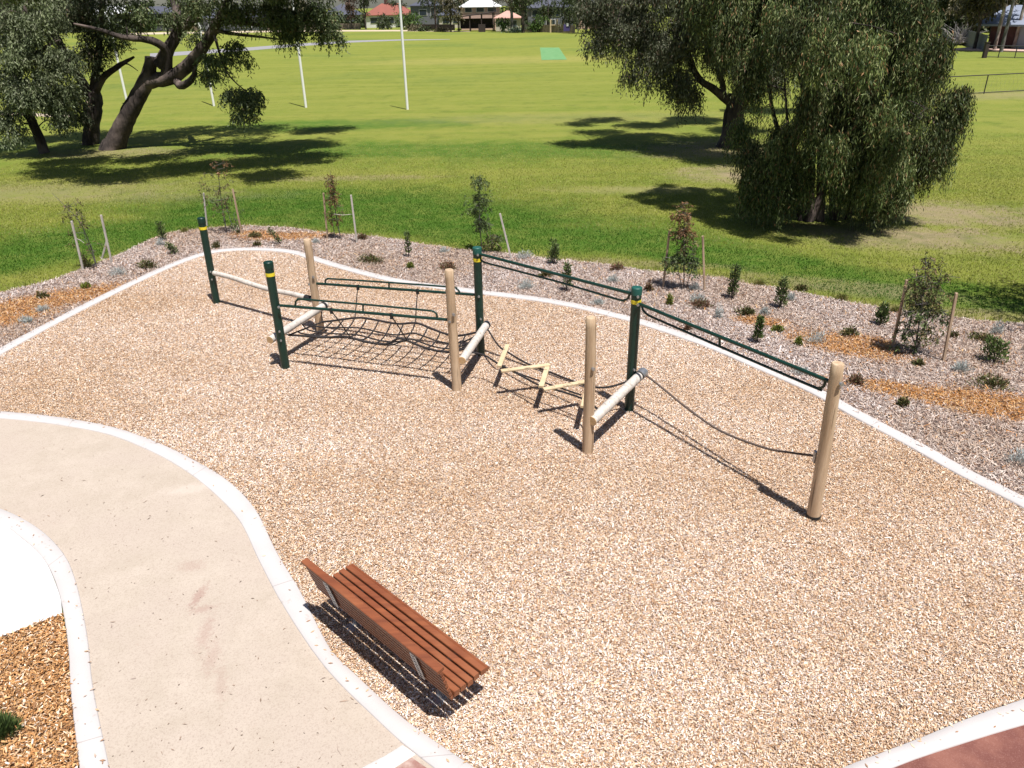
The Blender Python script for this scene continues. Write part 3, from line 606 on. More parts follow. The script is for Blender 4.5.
# arm-free end: bolts on the top rail
# ================================================================== vegetation
def leafcloud(clusters, n_per, L, W, palette, droop=.8, twl=.35, spread=1.0):
    """clusters: list of (center(3), radius). Returns V, F, C"""
    N = len(clusters); cen = np.array([c[0] for c in clusters]); rad = np.array([c[1] for c in clusters], float)
    if rad.ndim == 1: rad = np.repeat(rad[:, None], 3, 1)
    ntw = max(1, n_per//9); m = 9
    d = RNG.normal(0, 1, (N, ntw, 3)); d /= np.linalg.norm(d, axis=2)[..., None]; r = RNG.uniform(0, 1, (N, ntw, 1))**.38
    st = cen[:, None]+d*r*rad[:, None]*1.0
    td = d*.55*spread+np.array([0, 0, -droop])+RNG.normal(0, .25, d.shape); td /= np.linalg.norm(td, axis=2)[..., None]
    tl = twl*RNG.uniform(.5, 1.4, (N, ntw, 1))
    s = np.linspace(0, 1, m)[None, None, :, None]
    p = (st[:, :, None]+td[:, :, None]*tl[:, :, None]*s+np.array([0, 0, -.25])*tl[:, :, None]*s**2*droop).reshape(-1, 3)+RNG.normal(0, .03, (N*ntw*m, 3))*twl*2
    n = len(p); tdd = np.repeat(td.reshape(-1, 3), m, 0)
    ld = tdd*.5+np.array([0, 0, -.55*droop])+RNG.normal(0, .5, (n, 3)); ld /= np.linalg.norm(ld, axis=1)[:, None]
    sd_ = np.cross(ld, RNG.normal(0, 1, (n, 3))); sd_ /= np.linalg.norm(sd_, axis=1)[:, None]
    l = L*RNG.uniform(.6, 1.3, (n, 1)); w_ = W*RNG.uniform(.7, 1.3, (n, 1))/2
    V = np.stack([p, p+ld*l*.45+sd_*w_, p+ld*l, p+ld*l*.45-sd_*w_], 1).reshape(-1, 3)
    pal = np.array([q[:3] for q in palette]); wt = np.array([q[3] for q in palette], float); wt /= wt.sum()
    cl = RNG.uniform(.68, 1.3, (N, 1, 1, 1))*np.ones((N, ntw, m, 1)); C = pal[RNG.choice(len(pal), n, p=wt)]*cl.reshape(-1, 1)*RNG.uniform(.8, 1.2, (n, 1))
    return V, np.arange(4*n).reshape(n, 4), np.repeat(C, 4, 0)
def clusters_in(blobs, rc=(.35, .75), shell=.5):
    out = []
    for c, rr, n in blobs:
        c = np.array(c, float); rr = np.array(rr if hasattr(rr, '__len__') else (rr, rr, rr), float)
        for _ in range(n):
            d = RNG.normal(0, 1, 3); d /= np.linalg.norm(d); r = RNG.uniform(0, 1)**shell
            out.append((c+d*rr*r, RNG.uniform(*rc)*np.array([1.25, 1.25, .62])))
    return out
def branchify(mb, limbs, clusters, r0=.035, kmax=400):
    pts = np.concatenate([np.array(l) for l, _ in limbs])
    idx = list(range(len(clusters))); random.shuffle(idx)
    for i in idx[:kmax]:
        c = clusters[i][0]; d = np.linalg.norm(pts-c, axis=1)+np.maximum(0, pts[:, 2]-c[2])*.5; p = pts[int(np.argmin(d))]
        if d.min() > 3.2: continue
        m = (p+c)/2+np.array([RNG.normal(0, .1), RNG.normal(0, .1), .12*np.linalg.norm(c-p)])
        mb.tube(crom([p, m, c], .5), [r0*(1-.75*k_/max(1, len(crom([p, m, c], .5))-1)) for k_ in range(len(crom([p, m, c], .5)))], 5, cap=False)
GUM = [(.10, .13, .055, 3), (.15, .18, .09, 2), (.05, .075, .03, 2.5), (.17, .19, .12, .7), (.13, .10, .05, .4)]
DARKGUM = [(.055, .07, .035, 3), (.085, .10, .05, 2), (.035, .05, .025, 2.5), (.12, .12, .075, .8), (.14, .10, .07, .5)]
WEEP = [(.075, .105, .032, 3), (.125, .155, .055, 2), (.035, .055, .02, 2.5), (.21, .23, .11, 1.2), (.2, .12, .06, .6)]
def tree(name, label, base, limbs, blobs, pal, n_per=220, L=.2, W=.045, rc=(.35, .75), droop=.8, twl=.4, bark='bark', group=None, kmax=300, r0=.035, seg=12, extra=None, cat='tree', jit=.04):
    t = thing(name, label, cat, base, group); mb = MB(); LL = []
    for pts, rad in limbs:
        P = crom(pts, .35 if seg < 10 else .22); n = len(P); rr = np.interp(np.linspace(0, 1, n), np.linspace(0, 1, len(rad)), rad)
        P = P+RNG.normal(0, 1, P.shape)*rr[:, None]*jit; rr = rr*RNG.uniform(.975, 1.025, n); mb.tube(P, rr, 16 if seg == 12 else seg, rough=.075 if seg == 12 else 0); LL.append((P, rr))
    cl = clusters_in(blobs, rc); branchify(mb, LL, cl, r0, kmax)
    mb.build('trunk', MAT[bark], t)
    V, F, C = leafcloud(cl, n_per, L, W, pal, droop, twl)
    if extra is not None:
        V = np.concatenate([V, extra[0]]); C = np.concatenate([C, extra[1]]); F = np.arange(len(V)).reshape(-1, 4)
    np_mesh('crown', V, F, MAT['leaf'], t, col=C); return t
def PB_(u, v, y, ru, rz=None, ry=None, n=20):        # blob seen at pixel (u,v) at distance y, with radii in metres
    return (at_y(u, v, y), (ru, ry or ru, rz or ru), max(2, int(n*.74)))
def SB(u, v, h, r, n, rz=.8):
    n = int(n*4.8); r = r*1.12                        # blob high up, above the place where its shade lies
    g = at(u, v); c = g-SH*h; c[2] = h; return (c, (r, r*.9, rz), n)
# -- big leaning gum at left
Y0 = 38.6; b0 = at(112, 150)
limbs = [([at_y(110, 153, Y0)+[0, 0, -.1], at_y(124, 122, Y0), at_y(141, 92, Y0), at_y(150, 70, Y0), at_y(150, 57, Y0)], (.56, .43, .38, .36, .24)),
 ([at_y(146, 82, Y0), at_y(171, 77, Y0), at_y(191, 62, Y0-.3), at_y(206, 43, Y0-.6), at_y(216, 25, Y0-.8), at_y(228, 2, Y0-1), at_y(240, -40, Y0-1)], (.36, .32, .28, .24, .2, .15, .1)),
 ([at_y(176, 76, Y0), at_y(180, 86, Y0-.4), at_y(192, 79, Y0-.8), at_y(196, 66, Y0-1)], (.2, .17, .14, .05)),
 ([at_y(166, 76, Y0), at_y(167, 52, Y0-.2), at_y(152, 41, Y0-.6), at_y(122, 37, Y0-.9), at_y(100, 30, Y0-1.2), at_y(74, 24, Y0-1.2)], (.24, .2, .16, .12, .08, .05)),
 ([at_y(160, 66, Y0), at_y(170, 46, Y0), at_y(180, 30, Y0+.3), at_y(194, 18, Y0+.6), at_y(200, -10, Y0+1)], (.34, .28, .22, .18, .12)),
 ([at_y(172, 44, Y0), at_y(177, 20, Y0+.2), at_y(172, -10, Y0+1), at_y(165, -60, Y0+1.5)], (.2, .18, .15, .1)),
 ([at_y(214, 30, Y0-.8), at_y(234, 34, Y0-1), at_y(262, 37, Y0-1.2), at_y(285, 40, Y0-1.4)], (.1, .07, .05, .02)),
 ([at_y(222, 14, Y0-1), at_y(230, 21, Y0-1.3), at_y(253, 24, Y0-1.6), at_y(275, 26, Y0-1.6), at_y(310, 20, Y0-1.5)], (.12, .1, .08, .06, .03)),
 ([at_y(214, 34, Y0-.8), at_y(224, 66, Y0-1.8), at_y(233, 80, Y0-2.0), at_y(248, 93, Y0-2.0)], (.07, .05, .035, .02)),
 ([at_y(240, -30, Y0-1), at_y(280, -35, Y0-1), at_y(320, -20, Y0-1)], (.12, .1, .05)), ([at_y(165, -60, Y0+1.5), at_y(100, -80, Y0+2), at_y(60, -70, Y0+3)], (.12, .1, .05))]
blobs = [PB_(238, 52, Y0-1.6, .5, .6, n=6), PB_(222, 66, Y0-1.8, .5, .6, n=5), PB_(236, 92, Y0-2, .42, .4, n=6), PB_(248, 100, Y0-2, .5, .5, n=8), PB_(244, 114, Y0-2, .3, .25, n=3), PB_(256, 88, Y0-2, .25, .2, n=2), PB_(212, 55, Y0-1.2, .5, .5, n=4),
 PB_(290, 14, Y0-1.5, 1.5, .8, 1.2, n=26), PB_(322, 22, Y0-1.4, .7, .7, n=9), PB_(290, 32, Y0-1.4, .6, .35, n=6), PB_(328, 34, Y0-1.4, .28, .3, n=3), PB_(262, 8, Y0-1.5, 1.0, .5, n=9), PB_(232, 8, Y0-1.4, .9, .6, n=8),
 PB_(210, 8, Y0-.5, 1.2, .7, n=10), PB_(185, 10, Y0+.4, 1.2, .6, n=8), PB_(150, 10, Y0, 1.3, .6, n=11), PB_(120, 14, Y0, 1.2, .8, n=10), PB_(196, 44, Y0-.5, .6, .6, n=4), PB_(205, 75, Y0-1, .35, .4, n=3),
 PB_(300, -14, Y0-1, 1.8, .7, n=18), PB_(230, -20, Y0, 2.5, .9, n=22),
 SB(300, 145, 8.2, 1.3, 9), SB(250, 148, 8.4, 1.4, 10), SB(200, 150, 8.6, 1.4, 9), SB(150, 158, 8.0, 1.3, 8), SB(90, 160, 8, 1.4, 8), SB(280, 152, 8.4, 1.0, 7), SB(60, 162, 8, 1.2, 6), SB(320, 130, 8.2, 1.6, 13), SB(250, 130, 8.6, 2.3, 16), SB(180, 132, 9, 2.3, 15), SB(300, 158, 8.0, 1.6, 16), SB(235, 164, 8.2, 1.8, 18), SB(262, 176, 7.6, 1.3, 10), SB(185, 168, 8.2, 1.8, 18), SB(115, 176, 7.8, 1.7, 16), SB(60, 172, 7.6, 1.3, 12), SB(140, 140, 9.0, 2.0, 18)]
tree('gum_tree', 'large rough-barked gum tree with thick trunk leaning right and branches over the lawn', b0, limbs, blobs, GUM, n_per=320, L=.16, W=.05, rc=(.25, .5), kmax=170)
# -- forked gum beside it
Y1 = 40.2; b1 = at(90, 146)
limbs = [([at_y(90, 150, Y1)+[0, 0, -.1], at_y(92, 122, Y1), at_y(94, 102, Y1), at_y(92, 92, Y1)], (.42, .36, .42, .34)),
 ([at_y(91, 96, Y1), at_y(80, 78, Y1), at_y(70, 65, Y1), at_y(62, 48, Y1), at_y(50, 20, Y1), at_y(40, -30, Y1)], (.26, .2, .17, .14, .12, .08)),
 ([at_y(95, 94, Y1), at_y(103, 78, Y1-.2), at_y(117, 67, Y1-.4), at_y(134, 57, Y1-.6)], (.18, .15, .12, .05)), ([at_y(120, 64, Y1-.4), at_y(128, 64, Y1-.6), at_y(138, 71, Y1-.7)], (.05, .03, .015)),
 ([at_y(92, 96, Y1), at_y(98, 60, Y1+.3), at_y(100, 30, Y1+.5), at_y(105, -20, Y1+.5)], (.2, .16, .13, .08))]
blobs = [PB_(92, 60, Y1-.3, .75, 1.2, n=12), PB_(98, 30, Y1, .9, .9, n=12), PB_(70, 20, Y1, 1.2, .8, n=12), PB_(60, 60, Y1-.6, .6, .8, n=9), PB_(75, 110, Y1-1, .8, .7, n=9), PB_(62, 95, Y1-.8, .7, .6, n=8), PB_(50, 5, Y1, 1.6, .8, n=14), PB_(95, 0, Y1, 1.2, .6, n=10), SB(80, 135, 8, 1.8, 14), SB(30, 140, 8, 1.8, 16)]
tree('gum_tree', 'dark gum tree with a knobbly forked trunk just left of the leaning gum', b1, limbs, blobs, DARKGUM, n_per=340, L=.16, W=.045, rc=(.25, .5), kmax=70)
# -- slimmer gum at the left edge
Y2 = 37.8; b2 = at(45, 152)
limbs = [([at_y(45, 153, Y2), at_y(34, 125, Y2), at_y(22, 104, Y2), at_y(14, 86, Y2), at_y(12, 60, Y2), at_y(8, 30, Y2), at_y(0, -30, Y2)], (.24, .2, .19, .18, .17, .14, .1)),
 ([at_y(14, 84, Y2), at_y(20, 60, Y2-.4), at_y(22, 30, Y2-.4), at_y(30, 0, Y2-.4)], (.2, .24, .2, .12)), ([at_y(18, 70, Y2-.4), at_y(40, 50, Y2-.8), at_y(60, 40, Y2-1)], (.1, .07, .04)), ([at_y(18, 50, Y2-.4), at_y(10, 40, Y2-.8), at_y(-8, 36, Y2-1)], (.08, .07, .05))]
blobs = [PB_(12, 30, Y2-.6, 1.0, 1.0, n=18), PB_(38, 22, Y2-.8, 1.2, .8, n=20), PB_(30, 55, Y2-1, 1.1, .9, n=22), PB_(45, 82, Y2-1.2, 1.3, .9, n=30), PB_(25, 95, Y2-1.2, 1.0, .7, n=14), PB_(55, 108, Y2-1.2, .7, .7, n=12), PB_(5, 70, Y2-1, .8, 1.0, n=12), PB_(5, 120, Y2-1.3, .9, .8, n=14), PB_(-10, 95, Y2-1, 1.2, 1.2, n=12), PB_(20, 0, Y2-.8, 1.6, .6, n=16), PB_(62, 60, Y2-1.2, .5, .7, n=8), PB_(-30, 20, Y2, 1.8, 1.5, n=14), SB(-20, 150, 7, 2, 14)]
PALEGUM = [(.13, .16, .085, 3), (.19, .22, .13, 2), (.06, .08, .035, 2), (.2, .22, .15, 1)]
tree('gum_tree', 'slim curving gum tree with pale hanging leaves at the left edge of the lawn', b2, limbs, blobs, PALEGUM, n_per=330, L=.16, W=.05, rc=(.22, .45), kmax=80)
# -- gum in the middle distance
Y3 = 36.2; b3 = at(727, 150)
limbs = [([at_y(727, 152, Y3), at_y(732, 128, Y3), at_y(735, 108, Y3), at_y(738, 95, Y3)], (.58, .46, .44, .42)),
 ([at_y(733, 104, Y3), at_y(723, 97, Y3-.2), at_y(712, 88, Y3-.3), at_y(700, 80, Y3-.4), at_y(690, 60, Y3-.4), at_y(680, 20, Y3)], (.2, .16, .14, .13, .12, .08)),
 ([at_y(724, 97, Y3), at_y(722, 82, Y3), at_y(716, 66, Y3), at_y(700, 30, Y3+.5), at_y(690, -10, Y3+.5)], (.13, .12, .1, .08, .05)),
 ([at_y(738, 98, Y3), at_y(748, 80, Y3), at_y(752, 50, Y3), at_y(748, 10, Y3), at_y(740, -40, Y3)], (.34, .28, .24, .2, .12)),
 ([at_y(730, 10, Y3), at_y(670, -30, Y3), at_y(620, -20, Y3)], (.12, .1, .05)), ([at_y(752, 50, Y3), at_y(775, 20, Y3), at_y(790, -20, Y3)], (.2, .15, .1))]
blobs = [PB_(640, 20, Y3, 1.2, 1.0, 1.4, n=36), PB_(612, 32, Y3-.3, .9, .8, n=18), PB_(606, 12, Y3, 1.1, .8, n=18), PB_(670, 45, Y3-.5, 1.1, 1.0, n=34), PB_(650, 62, Y3-.8, .9, .5, n=12), PB_(684, 75, Y3-.8, .65, .9, n=18), PB_(690, 98, Y3-.9, .42, .5, n=8), PB_(700, 20, Y3-.5, 1.5, 1.2, n=44), PB_(716, 50, Y3-.9, .9, .8, n=18), PB_(745, 30, Y3-1, 1.3, 1.4, n=40), PB_(775, 40, Y3-.8, 1.1, 1.4, n=30), PB_(768, 75, Y3-.8, 1.0, .7, n=16), PB_(730, 68, Y3-.2, .5, .5, n=4), PB_(640, -10, Y3, 2.0, .8, n=30), PB_(720, -10, Y3, 2.5, 1, n=34), PB_(634, 72, Y3-.8, .35, .25, n=3), PB_(655, 78, Y3-.8, .3, .3, n=3), PB_(600, 0, Y3, .7, .5, n=8),
 SB(600, 132, 7.6, 1.1, 7), SB(640, 136, 8, 1.4, 10), SB(690, 138, 8.4, 1.5, 10), SB(720, 142, 8.4, 1.4, 8), SB(575, 124, 7.8, .8, 4), SB(600, 120, 7.8, 1.2, 8), SB(645, 125, 8.5, 1.5, 16), SB(690, 120, 9, 1.7, 30), SB(620, 140, 7.5, 1.2, 14), SB(665, 150, 7.2, 1.4, 26), SB(715, 158, 7.0, 1.6, 26), SB(735, 130, 9, 1.5, 20), SB(760, 110, 8.5, 2, 30)]
tree('gum_tree', 'dark olive gum tree with a stout trunk and drooping crown near the weeping tree', b3, limbs, blobs, [(.075, .085, .05, 3), (.11, .12, .075, 2), (.045, .055, .03, 2.3), (.15, .15, .11, 1), (.13, .09, .065, .6)], n_per=330, L=.15, W=.04, rc=(.24, .48), kmax=140, droop=1.1, twl=.5)
# -- dense weeping tree
Y4 = 23.1; b4 = at(820, 231)
def W4(u, v, y): return at_y(u, v, y)
limbs = []
for (u1, v1, u2, v2, u3, v3, dy, r) in ((812, 150, 800, 70, 790, -10, -.3, .13), (838, 150, 852, 80, 870, 0, 0, .13), (822, 140, 825, 60, 830, -40, .6, .14), (858, 165, 885, 110, 905, 50, -.4, .1), (795, 170, 775, 120, 765, 60, .2, .1), (862, 185, 890, 140, 925, 110, .4, .09), (828, 130, 815, 60, 810, 0, -.9, .1), (845, 190, 868, 150, 880, 90, -.7, .08), (803, 185, 790, 140, 785, 90, -.6, .08)):
    s_ = random.uniform(-.6, .6); limbs.append(([W4(823+s_*40, 233, Y4+random.uniform(-.25, .25))-[0, 0, .1], W4(u1, v1, Y4+dy*.5), W4(u2, v2, Y4+dy), W4(u3, v3, Y4+dy)], (r, r*.8, r*.6, r*.3)))
bl4 = []
for (u, v, dy, r, rz, n) in ((775, 60, -1.0, 1.0, .9, 20), (780, 25, -.6, 1.1, .8, 20), (830, 30, -1.8, 1.3, 1.0, 30), (880, 40, -1.6, 1.3, 1.0, 32), (912, 60, -.8, .9, .9, 26), (930, 95, -.6, .85, .9, 30), (920, 130, -.8, .8, .9, 30), (895, 90, -1.9, 1.1, 1.0, 36), (850, 80, -2.2, 1.0, 1.0, 32), (870, 130, -2.1, 1.0, .9, 30), (896, 160, -1.2, .8, .8, 28), (882, 182, -1.2, .8, .6, 24), (815, 105, -1.9, .6, .8, 12), (775, 110, -1.0, .8, 1.1, 16), (768, 160, -.8, .7, .8, 18), (775, 195, -.9, .8, .6, 18), (755, 185, -.3, .45, .5, 9), (840, 5, -1, 1.8, .8, 30), (900, 10, -.6, 1.0, .9, 20), (850, 60, 1.5, 2.2, 1.6, 40), (885, 110, 1.2, 1.2, 1.2, 24), (770, 110, 1.2, .9, 1.4, 14), (900, 30, 0, .8, .8, 14), (840, -50, 0, 2.4, 1.5, 60)):
    bl4.append((W4(u, v, Y4+dy), (r, r, rz), n))
bl4 += [(W4(u, v, Y4+dy), (r, r, rz), n) for u, v, dy, r, rz, n in ((765, 182, -.7, .55, .5, 14), (795, 170, -1.3, .6, .6, 18), (780, 145, -1.0, .7, .8, 18), (862, 178, -1.3, .6, .5, 14), (890, 182, -1.1, .5, .5, 10), (835, 178, 1.0, .9, .5, 14), (880, 180, .6, .7, .5, 12), (790, 180, .8, .8, .5, 12), (845, 165, -1.9, .6, .5, 8))]
bl4 += [SB(800, 232, 5.5, 1.2, 4), SB(650, 205, 6.3, .9, 5), SB(720, 215, 6.3, 1.0, 6), SB(680, 190, 6.5, 1.0, 6), SB(700, 195, 6.3, 1.1, 20), SB(740, 205, 6.5, 1.5, 30), SB(660, 198, 6.3, .8, 10)]
# hanging strands
def strands(clusters, per, L, W, pal, length):
    N = len(clusters); cen = np.array([c[0] for c in clusters]); rad = np.array([c[1] for c in clusters])
    d = RNG.normal(0, 1, (N, per, 3)); d /= np.linalg.norm(d, axis=2)[..., None]; st = cen[:, None]+d*rad[:, None]*RNG.uniform(.2, 1, (N, per, 1))
    ln = length*RNG.uniform(.4, 1.3, (N, per, 1, 1)); m = 16; s = np.linspace(0, 1, m)[None, None, :, None]
    out = d*np.array([1, 1, .2]); p = st[:, :, None]+out[:, :, None]*.10*np.sqrt(s)*ln+np.array([0, 0, -1])*s*ln+np.array([0, 0, .0])
    tone = RNG.uniform(.5, 1.65, (N, 1, 1, 1))*RNG.uniform(.85, 1.15, (N, per, 1, 1))*np.ones((N, per, m, 1))
    p = p.reshape(-1, 3)+RNG.normal(0, .025, (N*per*m, 3)); keep = p[:, 2] > np.repeat(RNG.uniform(.12, .9, N*per), m); tone = tone.reshape(-1, 1)[keep]; p = p[keep]; n = len(p)
    ld = np.array([0, 0, -1])+RNG.normal(0, .38, (n, 3)); ld /= np.linalg.norm(ld, axis=1)[:, None]; sd_ = np.cross(ld, RNG.normal(0, 1, (n, 3))); sd_ /= np.linalg.norm(sd_, axis=1)[:, None]
    l = L*RNG.uniform(.6, 1.3, (n, 1)); w_ = W*RNG.uniform(.7, 1.3, (n, 1))/2
    V = np.stack([p, p+ld*l*.4+sd_*w_, p+ld*l, p+ld*l*.4-sd_*w_], 1).reshape(-1, 3); pa = np.array([q[:3] for q in pal]); wt = np.array([q[3] for q in pal], float); wt /= wt.sum()
    C = pa[RNG.choice(len(pa), n, p=wt)]*tone*RNG.uniform(.85, 1.15, (n, 1)); return V, np.repeat(C, 4, 0)
cl4 = []
for a_, b_, n_ in bl4:
    for _ in range(max(2, int(n_*.17))):
        d = RNG.normal(0, 1, 3); d /= np.linalg.norm(d); q_ = RNG.uniform(.28, .52); cl4.append((np.array(a_)+d*np.array(b_)*RNG.uniform(.75, 1.05), np.array([q_, q_, q_*.7])))
ex = strands(cl4, 150, .13, .026, WEEP, .95)
tree('weeping_tree', 'dense dark weeping tree with many stems and leafy strands hanging almost to the grass', b4, limbs, bl4, WEEP, n_per=27, L=.13, W=.024, rc=(.2, .34), kmax=120, droop=1.6, twl=.6, r0=.03, extra=ex)
# -- leafy tree just right of the frame, whose shade reaches the bed
bR = at(1120, 318); tree('street_tree', 'leafy tree standing on the lawn beyond the right end of the garden bed', bR, [([bR, bR+[0, 0, 2], bR+[.2, -.2, 4.5]], (.16, .13, .06))], [(bR+[0.2, -.6, 4.4], (2.0, 1.5, 1.3), 46), (bR+[-.6, -1.2, 3.3], (1.3, .9, .7), 16)], GUM, n_per=200, L=.14, W=.045, kmax=40)
# ================================================================== garden bed plants
def cloud_obj(name, label, cat, c, group, stems, V, C, extra_parts=None):
    t = thing(name, label, cat, c, group)
    if stems is not None: stems.build('stem', MAT['bark_pale'] if name == 'sapling' else MAT['bark'], t)
    np_mesh('foliage', V, np.arange(len(V)).reshape(-1, 4), MAT['leaf'], t, col=C); return t
def blade_cloud(pos, dirs, L, W, pal, jitter=.35):
    n = len(pos); ld = dirs+RNG.normal(0, jitter, (n, 3)); ld /= np.linalg.norm(ld, axis=1)[:, None]+1e-9; sd_ = np.cross(ld, RNG.normal(0, 1, (n, 3))); sd_ /= np.linalg.norm(sd_, axis=1)[:, None]+1e-9
    l = L*RNG.uniform(.6, 1.3, (n, 1)); w_ = W*RNG.uniform(.7, 1.3, (n, 1))/2; V = np.stack([pos, pos+ld*l*.5+sd_*w_, pos+ld*l, pos+ld*l*.5-sd_*w_], 1).reshape(-1, 3)
    pa = np.array([q[:3] for q in pal]); wt = np.array([q[3] for q in pal], float); wt /= wt.sum(); C = pa[RNG.choice(len(pa), n, p=wt)]*RNG.uniform(.75, 1.25, (n, 1)); return V, np.repeat(C, 4, 0)
UPG = [(.08, .125, .04, 3), (.12, .17, .055, 2), (.045, .07, .025, 2), (.18, .21, .09, .8)]
YG = [(.16, .2, .04, 3), (.24, .27, .06, 1.5), (.08, .11, .03, 1.5), (.3, .24, .08, .5)]
SILV = [(.42, .47, .48, 3), (.56, .60, .62, 2), (.30, .33, .34, 2), (.24, .25, .23, 1)]
LOW = [(.10, .12, .04, 3), (.16, .15, .06, 2), (.15, .09, .055, 1.5), (.07, .07, .03, 1.5)]
RED = [(.17, .085, .06, 3), (.12, .09, .05, 2), (.22, .13, .09, 1.5), (.11, .12, .05, 1.5)]
def upright(u, v, vt, wpx, label, pal=UPG, group='young upright shrubs in the garden bed', lean=0, n=420, gap=.0):
    b = at(u, v); h = above(b, (u, vt)); s = 765/np.linalg.norm(b-CP); wr = wpx/s/2; st = MB(); pos = []; dr = []
    k_ = 3 if wr > .12 else 2
    for i in range(k_):
        a = RNG.uniform(0, 6.28); off = wr*.45; hh = h*RNG.uniform(.7, 1) if i else h
        top = b+np.array([math.cos(a)*off*(i > 0)+lean*h, math.sin(a)*off*(i > 0), hh]); bb = b+np.array([math.cos(a)*off*.3, math.sin(a)*off*.3, 0]); st.tube([bb, lerp(bb, top, .5), top], [.012, .009, .004], 6)
        m = n//k_; t = RNG.uniform(.12+gap, 1, m)**.85; p = bb+(top-bb)*t[:, None]; an = RNG.uniform(0, 6.28, m); rr = wr*.8*np.sqrt(RNG.uniform(0, 1, m))*(1.15-t*.75)
        o = np.stack([np.cos(an), np.sin(an), np.zeros(m)], 1); pos.append(p+o*rr[:, None]); dr.append(o*.8+np.array([0, 0, .9]))
    V, C = blade_cloud(np.concatenate(pos), np.concatenate(dr), .075, .026, pal); return cloud_obj('shrub', label, 'shrub', b, group, st, V, C)
def mound(u, v, wpx, hpx, label, pal, cat='ground cover plant', name='ground_cover_plant', group=None, n=None, L=.05, W=.016, ratio=.7, up=.6):
    b = at(u, v); s = 765/np.linalg.norm(b-CP); r = wpx/s/2; h = max(.06, hpx/s*.95); n = n or int(200+1300*r)
    k_ = max(3, int(r*14)); cs = [(RNG.uniform(-.42, .42)*r, RNG.uniform(-.42, .42)*r*ratio, RNG.uniform(.45, .7)) for _ in range(k_)]
    pos = []; dr = []
    cs[0] = (0, 0, .8)
    for cx_, cy_, q in cs:
        m = n//k_; d = RNG.normal(0, 1, (m, 3)); d[:, 2] = np.abs(d[:, 2]); d /= np.linalg.norm(d, axis=1)[:, None]; rr = RNG.uniform(.3, 1, (m, 1))
        pos.append(b+np.array([cx_, cy_, .01])+d*rr*np.array([r*q, r*q*ratio, h*RNG.uniform(.7, 1)])); dr.append(d+np.array([0, 0, up]))
    V, C = blade_cloud(np.concatenate(pos), np.concatenate(dr), L, W, pal); V[:, 2] = np.maximum(V[:, 2], .018)
    o = np_mesh(name, V, np.arange(len(V)).reshape(-1, 4), MAT['leaf'], loc=b, col=C); return tag(o, label, cat, group)
SG = 'silver cushion plants in the garden bed'; LG = 'low dark plants in the garden bed'; YGp = 'small yellow-green plants in the garden bed'
def silver(u, v, w_, h, label): mound(u, v, w_, h, label, SILV, 'silver plant', 'silver_cushion_plant', SG, L=.06, W=.01, up=.9)
def low(u, v, w_, h, label, pal=LOW): mound(u, v, w_, h, label, pal, 'ground cover plant', 'ground_cover_plant', LG, L=.06, W=.022, up=.3)
def yg(u, v, w_, h, label): mound(u, v, w_, h, label, YG, 'small plant', 'leafy_plant', YGp, L=.07, W=.022, up=.9)
silver(119, 276, 24, 9, 'widest silver-grey cushion plant, just right of the leaning sapling at far left')
silver(162, 246, 11, 8, 'small round silver plant beside the upright shrub near the first green post')
silver(45, 312, 14, 6, 'small silver plant in orange mulch at the far left end of the bed')
silver(27, 323, 18, 6, 'faint flat silver plant, the leftmost one, close to the kerb')
silver(316, 244, 10, 6, 'little silver tuft at the end of the black irrigation hose')
silver(444, 253, 14, 6, 'low silver tuft at the lawn edge left of the tall dark sapling')
silver(525, 259, 22, 10, 'silver cushion plant at the lawn edge behind the sloping handrail')
silver(527, 289, 26, 12, 'silver cushion plant seen just beneath the sloping handrail between two green posts')
silver(597, 305, 16, 6, 'dull flat silver plant touching the kerb behind the long handrail')
silver(613, 283, 16, 9, 'silver plant left of the tall green post with the bright yellow band')
silver(695, 291, 12, 10, 'silver plant in the shade right behind the two-staked reddish sapling')
silver(698, 303, 20, 11, 'silver plant in front of the staked reddish-topped sapling')
silver(718, 319, 10, 17, 'narrow tall silver plant in the middle of the bed')
silver(790, 301, 16, 10, 'silver plant tucked behind an upright green shrub near the weeping tree')
silver(764, 315, 13, 9, 'silver plant between two low brown patches at the middle of the bed')
silver(813, 343, 28, 13, 'large silver cushion plant beside the orange mulch above the last timber post')
silver(800, 375, 20, 8, 'silver plant hidden close behind the sloping handrail end')
silver(962, 372, 24, 12, 'silver cushion plant right of the rightmost timber stake')
silver(997, 335, 14, 14, 'silver plant standing in the shade at the right edge')
silver(1021, 464, 30, 16, 'silver cushion plant near the kerb at the right edge of the photo')
silver(632, 206+88, 9, 6, 'tiny silver tuft directly behind the tall green post')
low(148, 268, 26, 9, 'brown-green low plant near the kerb at far left')
low(216, 249, 9, 8, 'small round dark green tussock right behind the leftmost green post')
low(44, 299, 11, 7, 'small dark tussock in the orange mulch at the left end')
low(255, 238, 14, 6, 'low green plant near the black hose under the second sapling')
low(257, 247, 8, 6, 'tiny green plant touching the kerb by the black hose')
low(372, 263, 34, 8, 'wide dark reddish creeping plant left of the thin upright shrub')
low(363, 240, 14, 7, 'red-brown tuft at the foot of the white stake', RED)
low(449, 270, 22, 11, 'red and green low plant behind the short timber post', RED)
low(546, 277, 18, 7, 'dull low plant behind the sloping handrail')
low(616, 271, 18, 9, 'red-brown tuft at the lawn edge left of the reddish sapling', RED)
low(649, 292, 12, 12, 'reddish little bush right beside the tall green post', RED)
low(703, 308, 34, 9, 'wide straggly brown plant below the reddish sapling', RED)
low(742, 315, 24, 9, 'brown and green creeping plant right of the narrow silver plant')
low(688, 331, 9, 7, 'small reddish plant beside the kerb under the long handrail', RED)
low(850, 336, 20, 9, 'dark green low plant at the top of the orange mulch patch')
low(856, 384, 22, 10, 'dark red low plant right of the last timber post top', RED)
low(902, 407, 12, 10, 'small sparse green tuft alone near the kerb at right')
